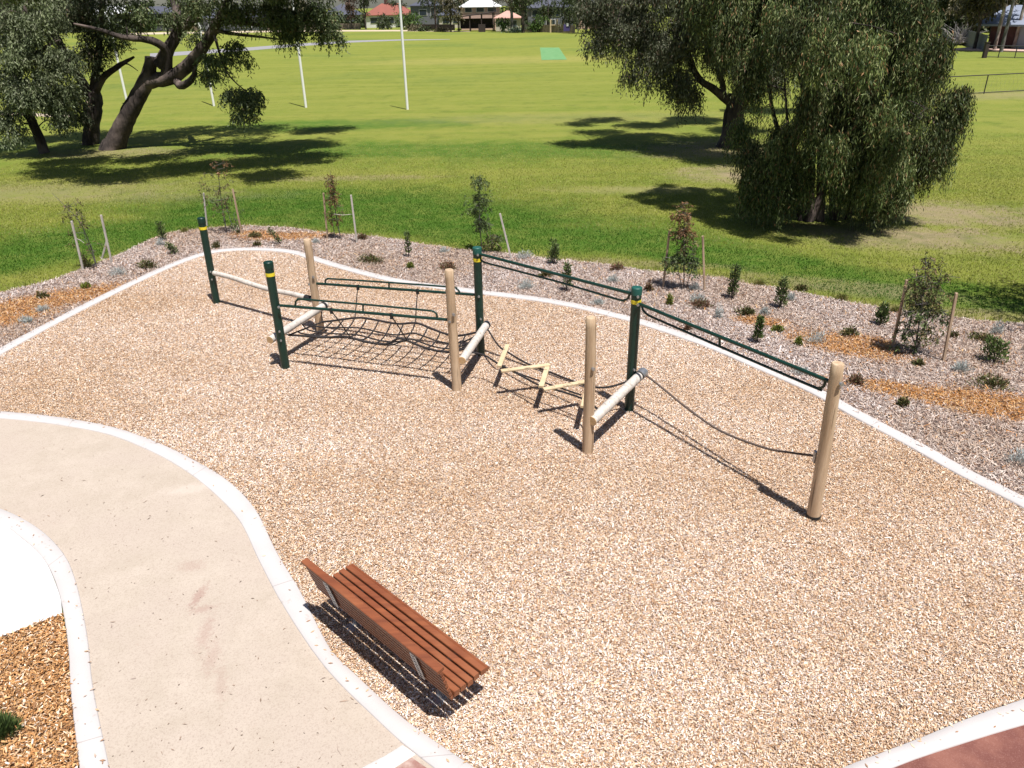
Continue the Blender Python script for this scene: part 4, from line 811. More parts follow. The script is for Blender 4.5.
low(917, 366, 11, 6, 'small green tuft in front of the large two-staked sapling')
low(985, 386, 44, 9, 'long dark creeping plant above the orange mulch at the right')
low(980, 341, 26, 8, 'flat green plant beside the spiky shrub at the right edge')
low(952, 338, 8, 6, 'little tuft between the last stake and the shaded plants')
low(800, 290, 14, 5, 'sparse flat green tuft at the lawn edge behind an upright shrub')
low(87, 269, 12, 14, 'dark grassy tuft at the foot of the leaning sapling')
yg(86, 289, 10, 6, 'small yellow-green plant below the leaning sapling')
yg(410, 269, 9, 7, 'small yellow-green plant below the thin upright shrub')
yg(669, 306, 8, 13, 'yellow-green upright tuft right of the tall green post')
yg(776, 332, 12, 7, 'bright yellow-green plant in the orange mulch at mid bed')
yg(798, 346, 7, 9, 'slim yellow-green sprig left of the large silver cushion')
upright(164, 241, 222, 9, 'young green shrub beside the little round silver plant at far left', n=300)
upright(176, 255, 243, 9, 'stubby leaning green shrub just left of the leftmost green post', lean=-.5, n=220)
upright(282, 245, 227, 6, 'thin leaning green shrub beside the black hose', n=160, lean=-.55)
upright(409, 258, 230, 7, 'very thin upright shrub left of the short timber post', n=240)
upright(553, 265, 239, 14, 'dark green bushy shrub at the lawn edge right of the leaning stake', n=520)
upright(566, 292, 263, 10, 'thin olive shrub seen behind the sloping handrail', n=360)
upright(732, 300, 265, 11, 'upright green shrub right of the staked reddish sapling', n=560)
upright(780, 309, 278, 13, 'upright green shrub with a silver plant behind it', n=560)
upright(757, 344, 317, 9, 'upright green shrub in the middle of the bed near the long handrail', n=460)
upright(880, 326, 304, 13, 'squat upright green shrub left of the large two-staked sapling', n=520)
upright(991, 363, 340, 22, 'spiky bright green shrub at the right end of the bed', n=620)
for q in ((185, 233, 8), (840, 300, 14), (758, 286, 16), (895, 312, 12)): mound(q[0], q[1], q[2], 5, {185: 'grassy tuft where lawn meets bed left of the second sapling', 840: 'straw-coloured grass tuft on the lawn edge near the squat shrub', 758: 'straw-coloured grass tuft on the lawn edge near the weeping tree shade', 895: 'straw-coloured grass tuft at the lawn edge behind the large sapling'}[q[0]], [(.3, .27, .1, 2), (.16, .19, .05, 2)], 'grass tuft', 'grass_tuft', None, L=.08, W=.012)
mound(-6, 738, 44, 22, 'dark green grassy plant in brown mulch at the lower left edge', [(.06, .1, .03, 3), (.1, .15, .05, 2), (.03, .05, .02, 1)], 'tussock', 'grass_tussock', None, n=2600, L=.11, W=.008, up=1.2)
# staked saplings
def sapling(stems, clumps, label, pal, n_per=60, L=.065, W=.024, droop=.3):
    b = at(*stems[0][0]); t = thing('sapling', label, 'young tree', b, 'young staked trees in the garden bed'); mb = MB()
    for pts, r in stems:
        pass
    return t
def sap(label, stems, clumps, L=.07, W=.022, np_=50, group='young staked trees in the garden bed'):
    """stems: list of pixel polylines on the plane of the base; clumps: (u,v,r_px,ncl,palette)"""
    b = at(*stems[0][0]); y = b[1]; s = 765/np.linalg.norm(b-CP); t = thing('sapling', label, 'young tree', b, group); mb = MB(); LL = []
    for i, p in enumerate(stems):
        P = [at_y(u, v, y+(RNG.uniform(-.1, .1) if k_ else 0)) for k_, (u, v) in enumerate(p)]; P = crom(P, .12); r = np.linspace(.017 if i == 0 else .011, .004, len(P)); mb.tube(P, r, 6); LL.append((P, r))
    VV = []; CC = []
    for u, v, rp, n, pal in clumps:
        cl = []
        for _ in range(int(n*.72)):
            q = at_y(u, v, y)+RNG.normal(0, .5, 3)*rp/s*np.array([1, .9, 1]); q[2] = max(q[2], .08); cl.append((q, np.array([.07, .07, .09])))
        branchify(mb, LL, cl, .005, 200); V, F, C = leafcloud(cl, np_, L, W, pal, .5, .09); VV.append(V); CC.append(C)
    mb.build('stem', MAT['bark_grey'], t); V = np.concatenate(VV); np_mesh('foliage', V, np.arange(len(V)).reshape(-1, 4), MAT['leaf'], t, col=np.concatenate(CC)); return t
DG = [(.075, .115, .04, 3), (.12, .16, .06, 2), (.03, .05, .02, 2), (.13, .15, .08, .6)]
RD = [(.17, .09, .045, 3), (.12, .08, .04, 2), (.09, .09, .035, 1.5), (.24, .13, .07, 1)]
SP = [(.11, .12, .05, 3), (.16, .13, .06, 2), (.07, .08, .035, 2), (.2, .14, .08, 1)]
sap('sparse sapling leaning left at the far left end of the bed', [[(97, 269), (92, 250), (80, 222), (66, 207), (52, 193)], [(95, 262), (86, 240), (82, 222)]], [(90, 245, 9, 9, SP), (79, 222, 9, 14, SP), (66, 208, 8, 9, SP), (88, 266, 5, 5, DG), (72, 232, 8, 5, SP)], np_=27)
sap('thin bare-looking sapling with brown top behind the leftmost green post', [[(227, 234), (222, 205), (219, 180), (216, 161)], [(234, 232), (228, 212), (224, 195)], [(238, 230), (234, 215)]], [(221, 165, 8, 12, RD), (215, 185, 13, 20, SP), (224, 207, 12, 20, SP), (236, 224, 7, 12, DG), (208, 203, 7, 5, SP), (231, 196, 8, 6, SP)], np_=27)
sap('slender reddish sapling beside the short white stake', [[(341, 240), (336, 215), (333, 190), (330, 170)], [(335, 238), (331, 210), (331, 195)]], [(331, 180, 5, 14, RD), (333, 197, 7, 24, RD), (334, 218, 6, 16, RD), (327, 190, 6, 6, RD), (338, 206, 6, 6, SP)], np_=32)
sap('tall dense dark green sapling behind the middle green post', [[(482, 252), (480, 225), (479, 200), (480, 172)], [(492, 262), (491, 240), (488, 215)]], [(480, 182, 6, 20, DG), (480, 200, 8, 32, DG), (481, 222, 9, 34, DG), (490, 240, 8, 22, SP), (470, 210, 6, 7, DG), (498, 236, 5, 8, DG)], np_=45)
sap('bushy sapling with reddish top held between two stakes near the tall green post', [[(684, 290), (684, 260), (684, 230), (683, 204)], [(682, 288), (678, 268), (676, 250)], [(686, 288), (692, 268), (694, 252)]], [(683, 213, 7, 24, RD), (685, 228, 9, 30, RD), (684, 240, 9, 18, SP), (674, 262, 7, 24, DG), (693, 264, 7, 24, DG), (684, 256, 9, 24, DG), (676, 236, 6, 6, SP)], np_=40)
sap('largest airy sapling between two brown stakes at the right of the bed', [[(914, 355), (919, 325), (924, 290), (926, 256)], [(916, 354), (926, 325), (936, 296), (942, 268)], [(918, 352), (910, 330), (906, 312)], [(918, 340), (930, 322), (944, 312)]], [(926, 264, 9, 14, SP), (925, 284, 14, 36, SP), (936, 282, 10, 14, SP), (914, 295, 9, 16, SP), (918, 310, 13, 40, DG), (934, 302, 10, 20, SP), (908, 328, 8, 22, DG), (925, 332, 9, 16, SP), (942, 316, 7, 12, DG), (938, 334, 7, 8, SP), (905, 345, 7, 9, DG)], np_=30)
def stake(b, t, label, pale=False):
    B, T = topof(b, t); u = (T-B); L = np.linalg.norm(u); u /= L; s1 = np.cross(u, [0, 1, 0]); s1 /= np.linalg.norm(s1); s2 = np.cross(u, s1)
    o = MB().box(B+(T-B)*.5-u*.05, (L+.1, .045, .045), ax=np.stack([u, s1, s2], 1), bev=.004).build('timber_stake', MAT['log_wood' if pale else 'stake'], loc=B)
    tag(o, label, 'stake', 'timber stakes holding the young trees'); return B, T
stake((83.4, 271), (71.6, 221), 'left timber stake of the leaning sapling at far left', True)
stake((112, 264), (101, 215), 'right timber stake of the leaning sapling at far left', True)
stake((102, 259), (107, 240), 'short slanting stake behind the leaning sapling at far left', True)
stake((207, 226), (203.6, 193), 'left stake of the thin sapling behind the leftmost green post', True)
stake((242, 235), (232.6, 189), 'right stake of the thin sapling behind the leftmost green post')
stake((327.6, 240), (323.5, 193), 'brown stake left of the slender reddish sapling')
stake((357, 243.5), (351, 195), 'pale whitish stake right of the slender reddish sapling', True)
stake((511.5, 260), (500, 213.5), 'pale stake leaning beside the tall dark sapling', True)
stake((663, 288), (669.5, 231), 'left stake of the reddish-topped sapling')
stake((704.6, 292), (702.7, 236), 'right stake of the reddish-topped sapling')
stake((892, 348.5), (907, 280), 'left brown stake of the largest sapling, leaning right')
stake((943, 362), (956.5, 293), 'rightmost brown stake, in front of the largest sapling')
def tie(pts, y, label):
    P = crom([at_y(u, v, y) for u, v in pts], .1); o = MB().tube(P, .007, 5).build('tree_tie', MAT['log_wood'], loc=P[0]); tag(o, label, 'tree tie', 'ties between stakes and young trees')
tie([(75, 238), (80, 240), (84, 243)], at(83, 271)[1], 'pale tie on the leaning sapling at far left')
tie([(334, 214), (343, 215), (353, 214)], at(350, 243)[1], 'pale tie between the slender reddish sapling and the whitish stake')
tie([(665, 257), (675, 259), (684, 258)], at(670, 289)[1], 'pale tie on the left stake of the reddish-topped sapling')
hs = crom([at(u, v, .03) for u, v in ((206, 228), (214, 231), (222, 237), (236, 239), (252, 243), (266, 245), (285, 246.5), (302, 245.5))], .1)
tag(MB().tube(hs, .014, 8).build('irrigation_hose', MAT['black'], loc=hs[0]), 'black irrigation hose snaking over the mulch behind the left green posts', 'hose')
# twigs & bark pieces on the bed
mt = MB()
for _ in range(170):
    u = random.uniform(0, 1024); v = random.uniform(235, 480); p = at(u, v, .035)
    if not inside(bed_poly, np.array([p[0]]), np.array([p[1]]))[0]: continue
    a = random.uniform(0, 6.28); l = random.uniform(.06, .22); d = np.array([math.cos(a), math.sin(a), .08])*l; mt.tube([p-d, p+np.array([.01, .01, .01]), p+d], [.004, .005, .002], 4)
tag(mt.build('fallen_twigs', MAT['bark']), 'thin dark twigs lying on the mulch', kind='stuff')
# ================================================================== oval: goal posts, pitch
def goal(b, label, h, r):
    B = at(*b); o = MB().tube([B-[0, 0, .1], B+[0, 0, h*.5], B+[0, 0, h]], [r, r*.95, r*.8], 14).build('goal_post', MAT['white'], loc=B); tag(o, label, 'goal post', 'white football goal posts on the oval')
goal((128, 106), 'leftmost white goal post, half hidden behind the leaning gum trunk', 7.0, .085)
goal((214, 106), 'white goal post seen through the hanging leaves of the gum', 10, .08)
goal((306, 107.5), 'white goal post rising under the tip of the gum branch', 10, .085)
goal((407.5, 109.5), 'rightmost white goal post, standing clear on the oval', 7.6, .085)
k = NT('synthetic_pitch'); n = k.noise(1.5, 4); k.col(k.mix(k.step(n, .3, .7), (.085, .22, .075, 1), (.13, .27, .11, 1))); k.rough(.9); MAT['pitch'] = k.m
tag(MB().add([at(540, 47.5, .02), at(559, 47.5, .02), at(567, 59.5, .02), at(541.5, 60, .02)], [(0, 1, 2, 3)]).build('cricket_pitch', MAT['pitch']), kind='structure')
k = NT('grey_path'); n = k.noise(1.5, 4); k.col(k.mix(n, (.19, .19, .2, 1), (.27, .26, .28, 1))); k.rough(.9); MAT['far_path'] = k.m
pt = [(150, 53.5), (200, 50.5), (250, 47.3), (300, 43.5), (350, 40.7), (400, 39.4), (450, 39.2)]; pb = [(450, 39.6), (400, 40.6), (350, 42.6), (300, 46.2), (250, 50.5), (200, 54), (150, 57.5)]
sheet('far_path', [tuple(at(u, v)[:2]) for u, v in pt+pb], .01, MAT['far_path'])
k = NT('sand_strip'); n = k.noise(.3, 4); k.col(k.mix(n, (.42, .33, .24, 1), (.5, .42, .32, 1))); k.rough(.9)
sheet('sandy_path', [tuple(at(u, v)[:2]) for u, v in ((120, 33), (300, 30.2), (400, 30), (470, 31), (470, 31.8), (400, 31.3), (300, 31.6), (120, 35))], .008, k.m)
sheet('dry_path', [tuple(at(u, v)[:2]) for u, v in ((-10, 111), (30, 113), (70, 115), (70, 118), (30, 116), (-10, 114))], .006, k.m)
# ================================================================== far houses
def mcol(name, c, r=.7, v=.08, s=.6): return simple(name, c, r, var=v, scale=s)
MAT['glass'] = simple('window_glass', (.03, .04, .05), .12, var=0); MAT['tile_red'] = mcol('red_tile', (.22, .065, .045)); MAT['tile_dark'] = mcol('dark_tile', (.055, .06, .085)); MAT['roof_white'] = mcol('white_metal_roof', (.72, .74, .76), .5)
MAT['wall_cream'] = mcol('cream_wall', (.5, .45, .38)); MAT['wall_white'] = mcol('white_wall', (.66, .65, .63)); MAT['wall_pink'] = mcol('pink_wall', (.5, .34, .29)); MAT['wall_grey'] = mcol('grey_wall', (.12, .125, .145)); MAT['roof_blue'] = mcol('blue_grey_metal_roof', (.21, .24, .31), .5); MAT['brick'] = mcol('red_brown_brick', (.09, .04, .034), .85, .2, 3); MAT['roof_pink'] = mcol('salmon_roof', (.45, .26, .21)); MAT['dark_timber'] = mcol('dark_timber', (.035, .022, .02)); MAT['panel'] = mcol('pale_panel', (.26, .29, .34)); MAT['fence_wood'] = mcol('fence_timber', (.26, .2, .15), .8, .2, 4); MAT['fence_dark'] = simple('dark_rail', (.03, .028, .028), .6, var=.1)
def house(label, u0, u1, vb, hwall, hroof, depth, wall, roof, wins, kind='hip', chim=None, name='house', eave=.5, over=None, z0=0, cat='house'):
    a = at(u0, vb); b = at(u1, vb); y = (a[1]+b[1])/2; x0, x1 = a[0], b[0]; c = np.array([(x0+x1)/2, y+depth/2, 0]); Wd = x1-x0
    t = thing(name, label, cat, c); MB().box((c[0], c[1], z0+hwall/2), (Wd, depth, hwall)).build('wall', MAT[wall], t)
    e = eave; X0, X1, Ya, Yb = x0-e, x1+e, y-e, y+depth+e; zb = z0+hwall+.02; zt = z0+hwall+hroof; ym = (Ya+Yb)/2; ins = min((Yb-Ya)/2, (X1-X0)/2-.3) if kind == 'hip' else 0
    v_ = [(X0, Ya, zb), (X1, Ya, zb), (X1, Yb, zb), (X0, Yb, zb), (X0+ins, ym, zt), (X1-ins, ym, zt), (X0, Ya, zb-.16), (X1, Ya, zb-.16), (X1, Yb, zb-.16), (X0, Yb, zb-.16)]
    rf = MB().add(v_, [(0, 1, 5, 4), (1, 2, 5), (2, 3, 4, 5), (3, 0, 4), (6, 7, 1, 0), (7, 8, 2, 1), (8, 9, 3, 2), (9, 6, 0, 3), (9, 8, 7, 6)]).build('roof', MAT[roof], t)
    if chim: MB().box((x0+Wd*chim, ym, zt+.2), (1.0, .8, 1.6)).build('chimney', MAT['brick'], rf)
    for (f, z, w_, h_) in wins:
        f_ = MB().box((x0+Wd*f, y-.03, z0+z), (w_+.2, .1, h_+.2)).build('window', MAT['wall_white'], t); MB().box((x0+Wd*f, y-.07, z0+z), (w_, .08, h_)).build('pane', MAT['glass'], f_)
    return t, x0, x1, y
house('single-storey house with red tiled roof and chimney across the oval', 368, 412, 27.5, 3.3, 3.0, 9, 'wall_white', 'tile_red', ((.2, 1.9, 2.4, 1.4), (.5, 1.9, 2.8, 1.6), (.85, 1.9, 2, 1.4)), chim=.42)
house('pale house with dark tiled roof, left of the red-roofed house', 326, 357, 27.5, 3.4, 3.0, 10, 'wall_white', 'tile_dark', ((.25, 1.9, 2.6, 1.5), (.7, 1.9, 2.6, 1.5)))
house('dark grey two-storey house right of the red-roofed house', 413, 452, 28, 5.6, 2.2, 10, 'wall_grey', 'tile_dark', ((.3, 3.9, 2, 1.4), (.55, 3.9, 1.4, 2.2), (.8, 1.6, 3, 1.6)))
t, x0, x1, y = house('two-storey house with white hipped roof and pink walls', 462, 500, 30, 5.2, 2.6, 9, 'wall_pink', 'roof_white', ((.2, 4.5, 1.6, .9), (.5, 4.5, 1.8, .9), (.8, 4.5, 2, .9)))
house('low cream house with a salmon roof behind the shelter', 496, 521, 31, 2.8, 1.5, 6, 'wall_cream', 'roof_pink', ((.3, 1.5, 1.4, 1.2), (.75, 1.5, 1, 1.4)))
house('dark two-storey house with a dark hipped roof behind the playground', 528, 574, 30, 4.8, 2.2, 9, 'wall_grey', 'tile_dark', ((.2, 3.6, 2.4, 1.4), (.6, 3.6, 2.4, 1.4), (.5, 1.4, 2, 1.6)))
house('pale house with a white roof seen through the leaning gum', 96, 134, 30, 4.6, 2.4, 9, 'wall_grey', 'roof_white', ((.3, 2.4, 2, 1.4), (.7, 2.4, 2, 1.4)))
house('grey-green house seen beneath the gum branches', 138, 176, 30, 4.6, 2.0, 9, 'wall_grey', 'tile_dark', ((.5, 2.4, 3, 1.6),))
house('brown house with a tiled roof seen above the gum fork', 206, 262, 31, 3.4, 2.6, 9, 'wall_grey', 'tile_dark', ((.2, 1.8, 2, 1.4), (.7, 1.8, 3, 1.8)))
house('pinkish low house at the far left edge', -10, 40, 30, 4.0, 2.4, 9, 'wall_pink', 'tile_dark', ((.5, 2.2, 2, 1.4),))
house('long cream house seen between the dark far trees left of the shelter', 440, 462, 28, 3.2, 2.0, 8, 'wall_cream', 'tile_dark', ((.3, 1.8, 1.8, 1.2), (.75, 1.8, 1.8, 1.2)))
house('small pale house showing behind the middle gum', 578, 612, 29, 4.6, 2.0, 9, 'wall_pink', 'tile_dark', ((.5, 3, 2, 1.4),))
# picnic shelter
a = at(458, 31.5); b = at(494, 31.5); sh = thing('picnic_shelter', 'dark timber picnic shelter with flat roof at the far edge of the oval', 'shelter', ((a[0]+b[0])/2, a[1], 0))
W_ = b[0]-a[0]; MB().add([(a[0]-.6, a[1]-2, 2.9), (b[0]+.5, a[1]-2, 4.0), (b[0]+.5, a[1]+3.5, 4.0), (a[0]-.6, a[1]+3.5, 2.9), (a[0]-.6, a[1]-2, 3.1), (b[0]+.5, a[1]-2, 4.2), (b[0]+.5, a[1]+3.5, 4.2), (a[0]-.6, a[1]+3.5, 3.1)], [(3, 2, 1, 0), (4, 5, 6, 7), (0, 1, 5, 4), (1, 2, 6, 5), (2, 3, 7, 6), (3, 0, 4, 7)]).build('roof', MAT['dark_timber'], sh)
for f in (0.02, .34, .66, .97):
    for dy in (-1.6, 3):
        MB().box((a[0]+W_*f, a[1]+dy, (3.0+1.05*f)/2), (.22, .22, 3.0+1.05*f)).build('post', MAT['dark_timber'], sh)
q = at(482, 32); MB().box((q[0], q[1], .8), (1.6, .9, 1.6)).build('barbecue', MAT['dark_timber'], sh)
MB().box((a[0]+W_*.5, a[1]+3.3, 1.6), (W_*.9, .2, 2.2)).build('rear_screen', MAT['dark_timber'], sh)
def pole(u, vb, h, label, r=.08, m='galv', cat='pole', name='light_pole', head=True):
    B = at(u, vb); t = thing(name, label, cat, B); MB().tube([B, B+[0, 0, h]], [r, r*.7], 8).build('pole', MAT[m], t)
    if head: MB().box(B+[.5, 0, h], (1.0, .2, .12)).build('lamp_head', MAT[m], t)
pole(494.5, 31, 9, 'tall dark pole beside the picnic shelter', .12, 'dark_timber'); pole(552.5, 31, 7, 'slim light pole in front of the dark-roofed house'); pole(403, 29, 11, 'dark power pole behind the red-roofed house', .13, 'dark_timber')
# playground bits far off
q = at(557, 32.5); t = thing('timber_play_frame', 'small honey-coloured timber play frame by the far houses', 'play equipment', q)
for dx in (-1.4, 0, 1.4): MB().box(q+[dx, 0, 1.3], (.3, .3, 2.6)).build('post', MAT['plank'], t)
MB().box(q+[0, 0, 1.5], (2.5, .5, .2)).build('beam', MAT['plank'], t)
q = at(566.5, 33); t = thing('purple_post_sign', 'small purple board on the far side of the oval near the play frame', 'sign', q); MB().box(q+[0, 0, 1.0], (1.3, .15, 1.3)).build('board', mcol('purple', (.06, .045, .16)), t); MB().box(q+[.2, -.12, 1.6], (.5, .08, .6)).build('marking', MAT['white'], t)
# paling fences of the far gardens
def paling(u0, v0, u1, v1, h, label, m='fence_wood', seg=12):
    a, b = at(u0, v0), at(u1, v1); d = b-a; L = np.linalg.norm(d); d /= L; nn = np.array([-d[1], d[0], 0]); t = thing('paling_fence', label, 'fence', a); n = int(L/.9); mb = MB()
    for i in range(n): c = a+d*((i+.5)*L/n); mb.box(c+[0, 0, h/2*RNG.uniform(.97, 1.03)], (L/n*.94, .05, h), ax=np.stack([d, nn, [0, 0, 1]], 1))
    mb.build('palings', MAT[m], t); return t
paling(318, 29.4, 361, 29.2, 1.5, 'pale paling fence in front of the dark-roofed pale house'); paling(409, 29.6, 455, 30.3, 1.3, 'dark paling fence right of the red-roofed house', 'dark_timber'); paling(522, 31.8, 575, 33, 1.5, 'low fence in front of the far playground'); paling(180, 31, 316, 30, 1.3, 'long paling fence seen under the gum branch'); paling(-20, 33, 180, 31.4, 1.5, 'long fence behind the left gum trees', 'wall_grey')
# far trees and hedges: hand the same builder bigger leaves
FT = [(.05, .07, .03, 3), (.08, .1, .045, 2), (.03, .04, .02, 2)]; FR = [(.09, .055, .045, 3), (.12, .08, .06, 2), (.05, .035, .03, 2)]; FB = [(.07, .12, .03, 3), (.1, .16, .04, 2), (.04, .07, .02, 2)]; FO = [(.11, .1, .06, 3), (.15, .13, .08, 2), (.06, .055, .03, 2)]
def fartree(u, vb, htop, wid, label, pal, hole=1.6, n=26, lean=0, bark='bark', trunk=.25, name='gum_tree', per=70, group='trees along the far side of the oval'):
    B = at(u, vb); c = B+[lean, 0, (htop+hole)/2]; rz = (htop-hole)/2
    limbs = [([B, B+[lean*.3, 0, hole], c+[0, 0, rz*.3]], (trunk, trunk*.75, trunk*.3)), ([B+[lean*.2, 0, hole*.8], c+[wid*.3, .3, 0]], (trunk*.5, trunk*.2)), ([B+[lean*.2, 0, hole*.7], c+[-wid*.3, -.3, .2]], (trunk*.5, trunk*.2))]
    return tree(name, label, B, limbs, [(c, (wid/2, wid/2*.8, rz), n)], pal, n_per=per, L=.55, W=.2, rc=(.5, 1.1), kmax=10, r0=.07, seg=7, twl=.9, bark=bark, group=group)
fartree(352, 29.5, 12, 4.5, 'slender dark far tree in front of the pale house with dark roof', FR, 2.5); fartree(366, 29.5, 13, 5.5, 'broad dark far tree with a thick trunk left of the red-roofed house', FT, 3, 30)
fartree(383, 29.5, 4.0, 3.2, 'round dark bush in front of the red-roofed house', FT, .3, 16, name='round_bush'); fartree(409, 29.8, 5.0, 6.4, 'bright green bushy tree right of the red-roofed house', FB, .4, 30, name='bushy_tree')
fartree(451, 32, 10, 6.6, 'brownish far tree left of the picnic shelter', FO, 2.5, 36); fartree(436, 31, 12, 6, 'tall dark far tree behind the paling fence', FT, 3, 30)
fartree(512, 31.8, 14, 8, 'pale-trunked far gum right of the white-roofed house', FO, 5.0, 34, bark='bark_grey', trunk=.4); fartree(523, 32.8, 13, 7, 'dark-trunked far gum next to the pale-trunked one', FT, 5.2, 34, trunk=.4)
fartree(538, 32.3, 4.2, 3.6, 'small yellow-green far tree in front of the dark-roofed house', FB, 1.0, 16, name='small_tree'); fartree(504, 31.6, 3.6, 1.8, 'tiny green round tree in front of the cream house', FB, .8, 8, name='small_tree'); fartree(515, 32.2, 1.4, 3.4, 'grey-green low bush under the far gums', [(.14, .19, .12, 1)], .1, 10, name='round_bush')
fartree(569, 32.5, 10, 6, 'dark far tree right of the purple board', FT, 1.0, 34); fartree(586, 33.5, 12, 8, 'dark far tree partly behind the middle gum', FT, 1.5, 40); fartree(604, 34, 7, 6, 'reddish-brown far tree behind the middle gum', FR, 1, 22); fartree(548, 31, 8, 5, 'dark far tree behind the slim light pole', FT, 2, 20)
fartree(425, 31.3, 1.3, 3.6, 'low clipped bush in front of the dark paling fence', FT, .1, 12, name='round_bush'); fartree(415, 31, 1.7, 3, 'sandy-coloured low bush beside the bright green tree', FO, .1, 10, name='round_bush'); fartree(442, 31.6, 1.2, 3.0, 'olive low bush left of the picnic shelter', FO, .1, 10, name='round_bush')
fartree(478, 27, 13, 7, 'dark tree between the shelter and the white-roofed house', FT, 6, 14); fartree(335, 29.5, 2.6, 3, 'rounded bush before the pale house fence', FT, .3, 12, name='round_bush')
for i, (u, vb, h, w_, p, lb) in enumerate(((20, 33, 12, 9, FT, 'far dark tree behind the leftmost gum'), (462, 27, 9, 5, FT, 'dark tree showing left of the white-roofed house'), (528, 28, 9, 5, FT, 'dark tree filling the gap right of the salmon roof'), (398, 27, 8, 5, FT, 'dark tree behind the right end of the red roof'), (70, 32, 13, 9, FT, 'far dark tree left of the pale roof'), (185, 31.5, 12, 8, FT, 'far tree behind the leaning gum fork'), (230, 31, 8, 6, FT, 'far tree behind the hanging gum branch'), (278, 30.5, 11, 8, FT, 'far tree above the grey path'), (300, 30.3, 9, 6, FO, 'olive far tree at the bend of the grey path'), (150, 32, 6, 5, FB, 'bright green far bush seen under the leaning gum'))): fartree(u, vb, h, w_, lb, p, 2 if h > 7 else .4, 30)
# distant wooded skyline
def mass(name, label, u0, u1, y, h, dens, pal):
    n = int(dens); cl = []
    xa, xb = at_y(u0, 30, y)[0], at_y(u1, 30, y)[0]
    for _ in range(n): x = RNG.uniform(xa, xb); hh = h*(.75+.25*math.sin(x*.09)+.15*math.sin(x*.31)); cl.append((np.array([x, y+RNG.uniform(-5, 5), RNG.uniform(.5, hh)]), np.array([2.0, 2, 1.6])))
    V, F, C = leafcloud(cl, 80, 1.3, .6, pal, .6, 1.6); tag(np_mesh(name, V, F, MAT['leaf'], col=C), label, kind='stuff')
mass('garden_shrubbery', 'dark garden shrubs filling the gaps between the far houses', -60, 640, 252, 4.2, 330, FT); mass('garden_shrubbery', 'dark shrubs behind the right-hand trees and long building', 880, 1200, 150, 5.5, 200, FT)
mass('distant_trees', 'far belt of trees closing the view behind the houses', -400, 330, 330, 9, 420, FT); mass('distant_trees', 'far belt of trees behind the right-hand houses', 500, 1500, 330, 9, 520, FT)
# ================================================================== right side: long building, trees, rails
def long_building():
    a = at(986, 49); b = at(1110, 53); d = (b-a); L = np.linalg.norm(d[:2]); d = d/np.linalg.norm(d); nn = np.array([-d[1], d[0], 0]); t = thing('club_building', 'long low red-brick building with blue-grey metal roof at the right edge', 'building', a); ax = np.stack([d, nn, [0, 0, 1]], 1)
    hw = 2.6; MB().box(a+d*L/2+nn*2.6+[0, 0, hw/2], (L, 5, hw), ax=ax).build('wall', MAT['brick'], t)
    q = lambda x, y_, z: a+d*x+nn*y_+np.array([0, 0, z])
    MB().add([q(-1.2, -1.6, hw), q(L+1, -1.6, hw), q(L+1, 4, hw+2.0), q(-.2, 4, hw+2.0), q(-1.2, -1.6, hw+.2), q(L+1, -1.6, hw+.2), q(L+1, 4, hw+2.2), q(-.2, 4, hw+2.2)], [(3, 2, 1, 0), (4, 5, 6, 7), (0, 1, 5, 4), (1, 2, 6, 5), (2, 3, 7, 6), (3, 0, 4, 7)]).build('roof', MAT['roof_blue'], t)
    MB().box(a+d*(L/2+2)+nn*6.5+[0, 0, hw+2.6], (L-8, 3.5, 1.4), ax=ax).build('upper_wall', MAT['brick'], t)
    MB().add([q(4, 3.6, hw+3.3), q(L+1, 3.6, hw+3.3), q(L+1, 9.5, hw+4.6), q(5, 9.5, hw+4.6), q(4, 3.6, hw+3.45), q(L+1, 3.6, hw+3.45), q(L+1, 9.5, hw+4.75), q(5, 9.5, hw+4.75)], [(3, 2, 1, 0), (4, 5, 6, 7), (0, 1, 5, 4), (1, 2, 6, 5), (2, 3, 7, 6), (3, 0, 4, 7)]).build('upper_roof', MAT['roof_blue'], t)
    for x in (4.0, 8.3, 12.5): MB().box(a+d*x-nn*.05+[0, 0, 1.35], (1.5, .12, 2.5), ax=ax).build('panel', MAT['panel'], t)
    MB().box(a+d*L/2-nn*2.4+[0, 0, .08], (L+4, 4, .16), ax=ax).build('veranda_floor', MAT['wall_pink'], t)
long_building()
def railfence(pts, h, label, posts_, r=.03, mid=True):
    A, B = at(*pts[0]), at(*pts[1]); t = thing('rail_fence', label, 'fence', A); U = [0, 0, 1]
    MB().tube([A+[0, 0, h], B+[0, 0, h]], r, 8).build('top_rail', MAT['fence_dark'], t)
    MB().tube([A+[0, 0, .08], B+[0, 0, .08]], r*.8, 8).build('bottom_rail', MAT['fence_dark'], t)
    for f in posts_: c = lerp(A, B, f); MB().tube([c, c+[0, 0, h]], r*1.2, 8).build('post', MAT['fence_dark'], t)
    # wire mesh in between
    m = MB(); n = int(np.linalg.norm(B-A)/.35)
    for i in range(n): c = lerp(A, B, i/n); m.tube([c+[0, 0, .1], lerp(A, B, (i+1)/n)+[0, 0, h]], .003, 3); m.tube([c+[0, 0, h], lerp(A, B, (i+1)/n)+[0, 0, .1]], .003, 3)
    m.build('wire_mesh', MAT['galv'], t)
railfence(((890, 99), (1090, 88)), 1.2, 'nearer dark rail fence crossing the lawn at the right edge', (0, .17, .45, .72, 1.0), .032)
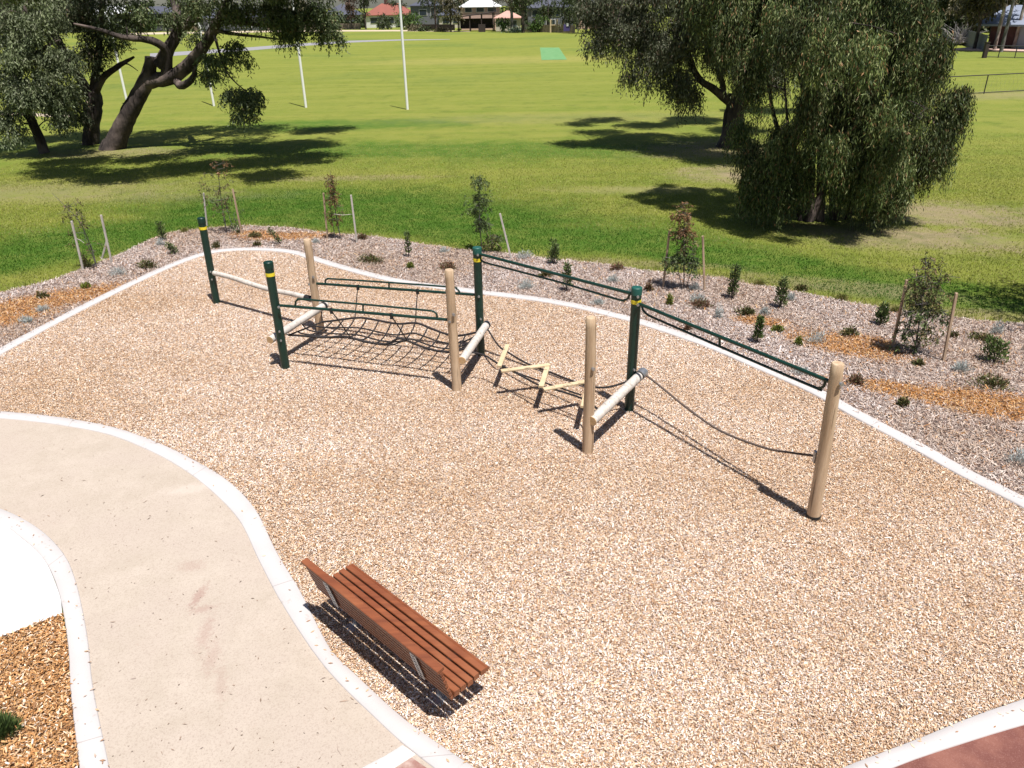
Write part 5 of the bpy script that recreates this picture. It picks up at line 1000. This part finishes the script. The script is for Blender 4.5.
railfence(((985, 57.5), (1100, 60)), 1.15, 'farther dark rail fence in front of the long building', (0, .12, .27, .5, .75, 1), .04)
B = at(984, 58); tag(MB().box(B+[0, 0, .75], (.36, .36, 1.5)).box(B+[0, 0, 1.53], (.44, .44, .06)).build('bollard', MAT['dark_timber'], loc=B), 'thick dark timber post at the end of the farther rail fence', 'post')
paling(940, 36, 984, 52, 1.8, 'dark blue-grey slanting fence below the bare shrub at upper right', 'wall_grey')
for (u, vb, h, w_, p, lb, hole, bk_) in ((994, 51, 13, 4.5, FO, 'tall white-trunked gum in front of the long building', 7.5, 'bark_pale'), (1001, 52, 11, 4, FT, 'thin curving gum in front of the blue-grey roof', 8, 'bark_grey'), (1013, 50, 12, 5, FO, 'brown-trunked gum at the right edge before the long building', 8, 'bark_pale'), (974, 50, 10, 6, FO, 'dark-stemmed tree at the left end of the long building', 4, 'bark'), (950, 42, 14, 9, FT, 'large dark tree above the slanting fence', 1, 'bark'), (968, 44, 13, 9, FO, 'olive tree behind the bare grey shrub', 1.5, 'bark'), (990, 36, 16, 12, FO, 'broad olive gum rising behind the long building', 8, 'bark'), (930, 40, 14, 9, FT, 'dark tree just right of the weeping tree top', 1, 'bark'), (1030, 38, 15, 9, FT, 'dark gum beyond the right edge of the roof', 8, 'bark')):
    fartree(u, vb, h, w_, lb, p, hole, 64 if hole < 6 or vb < 45 else 14, bark=bk_, trunk=.22, group='trees round the long building', per=110)
B = at(958, 45); mb = MB()
for _ in range(90):
    a = RNG.uniform(0, 6.28); e = RNG.uniform(.2, 1.3); d = np.array([math.cos(a)*math.cos(e), math.sin(a)*math.cos(e), math.sin(e)]); p1 = B+d*RNG.uniform(1.2, 2.4); p2 = p1+(d+[RNG.normal(0, .4), RNG.normal(0, .4), -.3])*1.4; mb.tube([B+d*.3, p1, p2], [.06, .035, .012], 4)
tag(mb.build('bare_shrub', simple('grey_twigs', (.34, .31, .32), .8), loc=B), 'bare grey twiggy shrub left of the long building', 'shrub')
